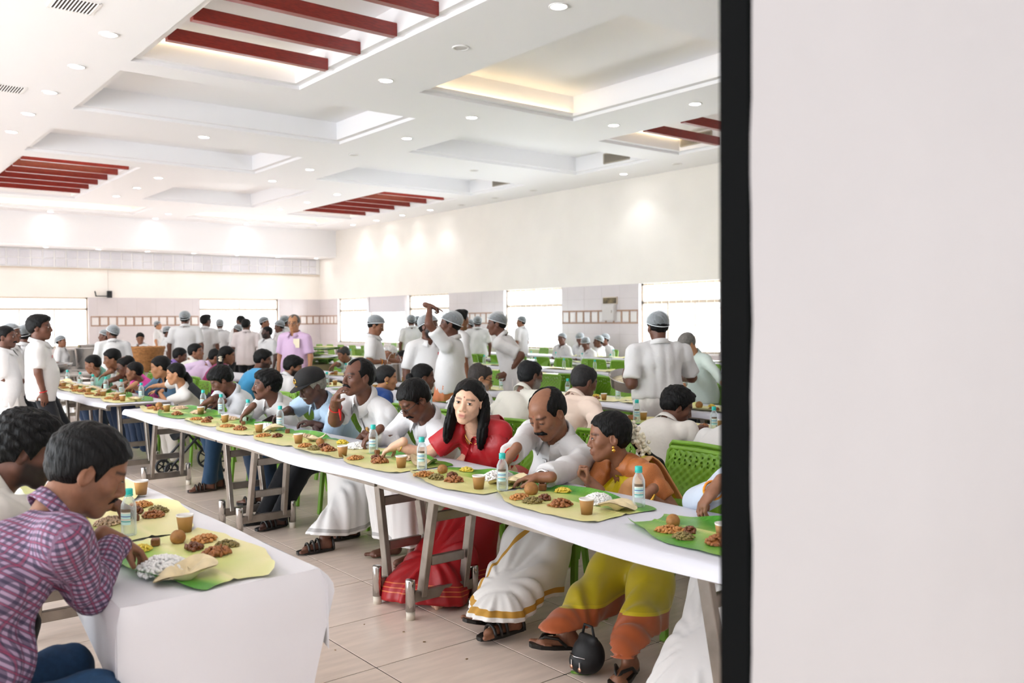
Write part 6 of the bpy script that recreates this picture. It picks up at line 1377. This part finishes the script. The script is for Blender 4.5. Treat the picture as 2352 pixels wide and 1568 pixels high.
# bundle of leaves and pile of cut stems
bl = empty('leaf_bundle', (7.45, 15.2, 0)); tag(bl, 'pile of folded banana leaves behind the pale green shirt', 'leaf pile')
for k in range(9): l_o = link('folded_leaf', LEAF['green' if k % 2 else 'mix'][k % 3], bl, (.1*math.sin(k), .12*math.cos(k*2), .78+.035*k), (0, .05*math.sin(k*3), k*.5)); l_o.scale = (1.2, 1.2, 1.5)
MB().box((0, 0, .38), (.6, .8, .76), bev=.02).obj('crate', nmat('crate_brown', '#8a7a5a', .8), bl)
# handbag under the sari woman's chair
hbx, hby = (2.65, 2.771, 0.0)[:2]; hbx -= .0; hb_ = empty('backpack', (hbx, hby, 0)); hb_.scale = (.78, .78, .78); tag(hb_, 'small black backpack on the floor by the sari woman', 'bag'); M_bag = nmat('bag_black', '#0a0b0e', .6, bump=(40, .3, .004))
add('bag_body', sdf_mesh([ELL((hbx, hby, .105), (.085, .10, .105), I3, .03), ELL((hbx-.05, hby, .075), (.06, .085, .065), I3, .02), CAP((hbx, hby-.05, .2), (hbx, hby+.05, .2), .02, None, .02), FN(lambda X, Y, Z, v: np.maximum(v, .001-Z))], .006), M_bag, hb_, np.array([hbx, hby, 0]))
MB().tube([(0, -.05, .2), (.0, -.03, .27), (0, .03, .27), (0, .05, .2)], .008, 6).obj('strap', M_bag, hb_)
MB().tube([(-.085, -.06, .118), (-.108, 0, .12), (-.085, .06, .118)], .003, 5).obj('zip', M_silverj, hb_)
for y in (-.045, .02): 
    zp = MB().box((-.112, y, .085), (.003, .008, .03)).obj('zip_puller', M_silverj, hb_); MB().lathe([(.0001, 0), (.012, 0), (.012, .003), (.0001, .003)], 12, (-.115, y, .060), Matrix.Rotation(H90, 3, 'Y')).obj('tag_disc', nmat('rose_gold', '#d9a48a', .3, .8), zp)
# pushchair between the tables
sx, sy = 3.05, 9.15; stl = empty('pushchair', (sx, sy, 0)); tag(stl, 'folded black pushchair standing between the two tables', 'pushchair'); M_st = nmat('stroller_black', '#101216', .5)
for (x, y, r) in ((-.22, .12, .075), (-.22, -.16, .075), (.26, .16, .115), (.26, -.2, .115)):
    wh = MB().tube([(x+(r-.012)*math.cos(a), y, r+(r-.012)*math.sin(a)) for a in np.linspace(0, 2*math.pi, 25)], .014, 6, cap=False).obj('wheel', M_st, stl)
    for k in range(5): MB().bar((x, y, r), (x+(r-.02)*math.cos(k*1.257), y, r+(r-.02)*math.sin(k*1.257)), .012, .012).obj('spoke', M_st, wh)
for y in (.12, -.17): MB().tube([(-.22, y, .11), (.0, y, .34), (.26, y, .62), (.40, y, .92)], .014, 6).obj('frame_tube', M_st, stl); MB().tube([(.26, y, .13), (.05, y, .38), (-.12, y, .52)], .014, 6).obj('frame_tube', M_st, stl)
MB().tube([(.40, .12, .92), (.43, -.02, .95), (.40, -.17, .92)], .016, 8).obj('handlebar', M_st, stl)
MB().grid(lambda u_, v_: (-.15+.42*u_, -.16+.28*v_, .40+.42*u_*u_-.05*math.sin(v_*math.pi)), 8, 6).obj('seat_cloth', nmat('stroller_cloth', '#16181d', .8), stl); MB().grid(lambda u_, v_: (.05+.3*u_, -.17+.3*v_, .86-.3*u_+.08*math.sin(v_*math.pi)), 8, 6).obj('hood', nmat('stroller_cloth', '#16181d', .8), stl)
# fittings on the walls
sp_ = empty('wall_bracket', (7.42, FY-.02, 2.47)); tag(sp_, 'black speaker bracket on the far wall above the tiles', 'bracket')
MB().box((.12, -.10, .0), (.14, .12, .22), bev=.01).obj('speaker_box', nmat('black_plastic', '#1a1c1e', .5), sp_); MB().bar((-.28, -.06, -.06), (.10, -.06, -.06), .03, .03).obj('arm', M_bag, sp_); MB().bar((-.27, -.06, -.07), (-.30, -.06, .10), .03, .03).obj('arm', M_bag, sp_); MB().box((.12, -.02, 0), (.06, .04, .12)).obj('wall_plate', M_bag, sp_)
MB().bar((.10, -.035, .1), (.10, -.035, .80), .012, .012).obj('cable', nmat('cable_grey', '#c9c2b8', .6), sp_)
eb = empty('switch_box', (WX-.05, 14.75, 1.52)); tag(eb, 'grey metal switch box on the tiled side wall', 'switch box'); MB().box((0, 0, .20), (.10, .40, .40), bev=.006).obj('box_body', nmat('grey_metal', '#cfcac8', .4), eb); MB().box((-.055, 0, .20), (.008, .37, .36), bev=.003).obj('cover', nmat('grey_metal', '#cfcac8', .4), eb); MB().box((-.06, -.13, .22), (.012, .02, .06)).obj('latch', M_steel, eb)
wb = MB().box((WX-.03, 14.75, 2.0), (.05, .42, .13), bev=.004).obj('calendar_card', [nmat('card_print', '#7a6a4a', .5, var=(6, .8))]); tag(wb, 'small printed card fixed above the grey switch box', 'card'); MB().box((-.005, 0, 0), (.045, .46, .17)).obj('card_frame', M_frame, wb, (WX-.02, 14.75, 2.0)); wb.children[0].location = (0, 0, 0); wb.data.transform(Matrix.Translation((-(WX-.03), -14.75, -2.0))); wb.location = (WX-.03, 14.75, 2.0); wb.children[0].location = (.02, 0, 0)
# crumbs on the tiles
rs = np.random.RandomState(9); g = MB()
for k in range(60):
    p = W((rs.uniform(1.35, 2.4), rs.uniform(2.4, 7.0), .0)); r = rs.uniform(.003, .009); g.box((p[0], p[1], .002), (r*2, r*rs.uniform(.6, 2), .003), Matrix.Rotation(rs.rand()*3, 3, 'Z'))
cr_ = g.obj('crumbs', nmat('crumb', '#8a6a48', .8)); tag(cr_, 'dropped crumbs scattered over the tiled aisle floor', 'crumbs', kind='stuff')
lfb = link('leaf_scrap', LEAF['green'][0], None, (2.626, 2.792, 0.0), (0, 0, .8)); lfb.scale = (.12, .12, .5); tag(lfb, 'torn scrap of leaf on the floor by the backpack', 'scrap')
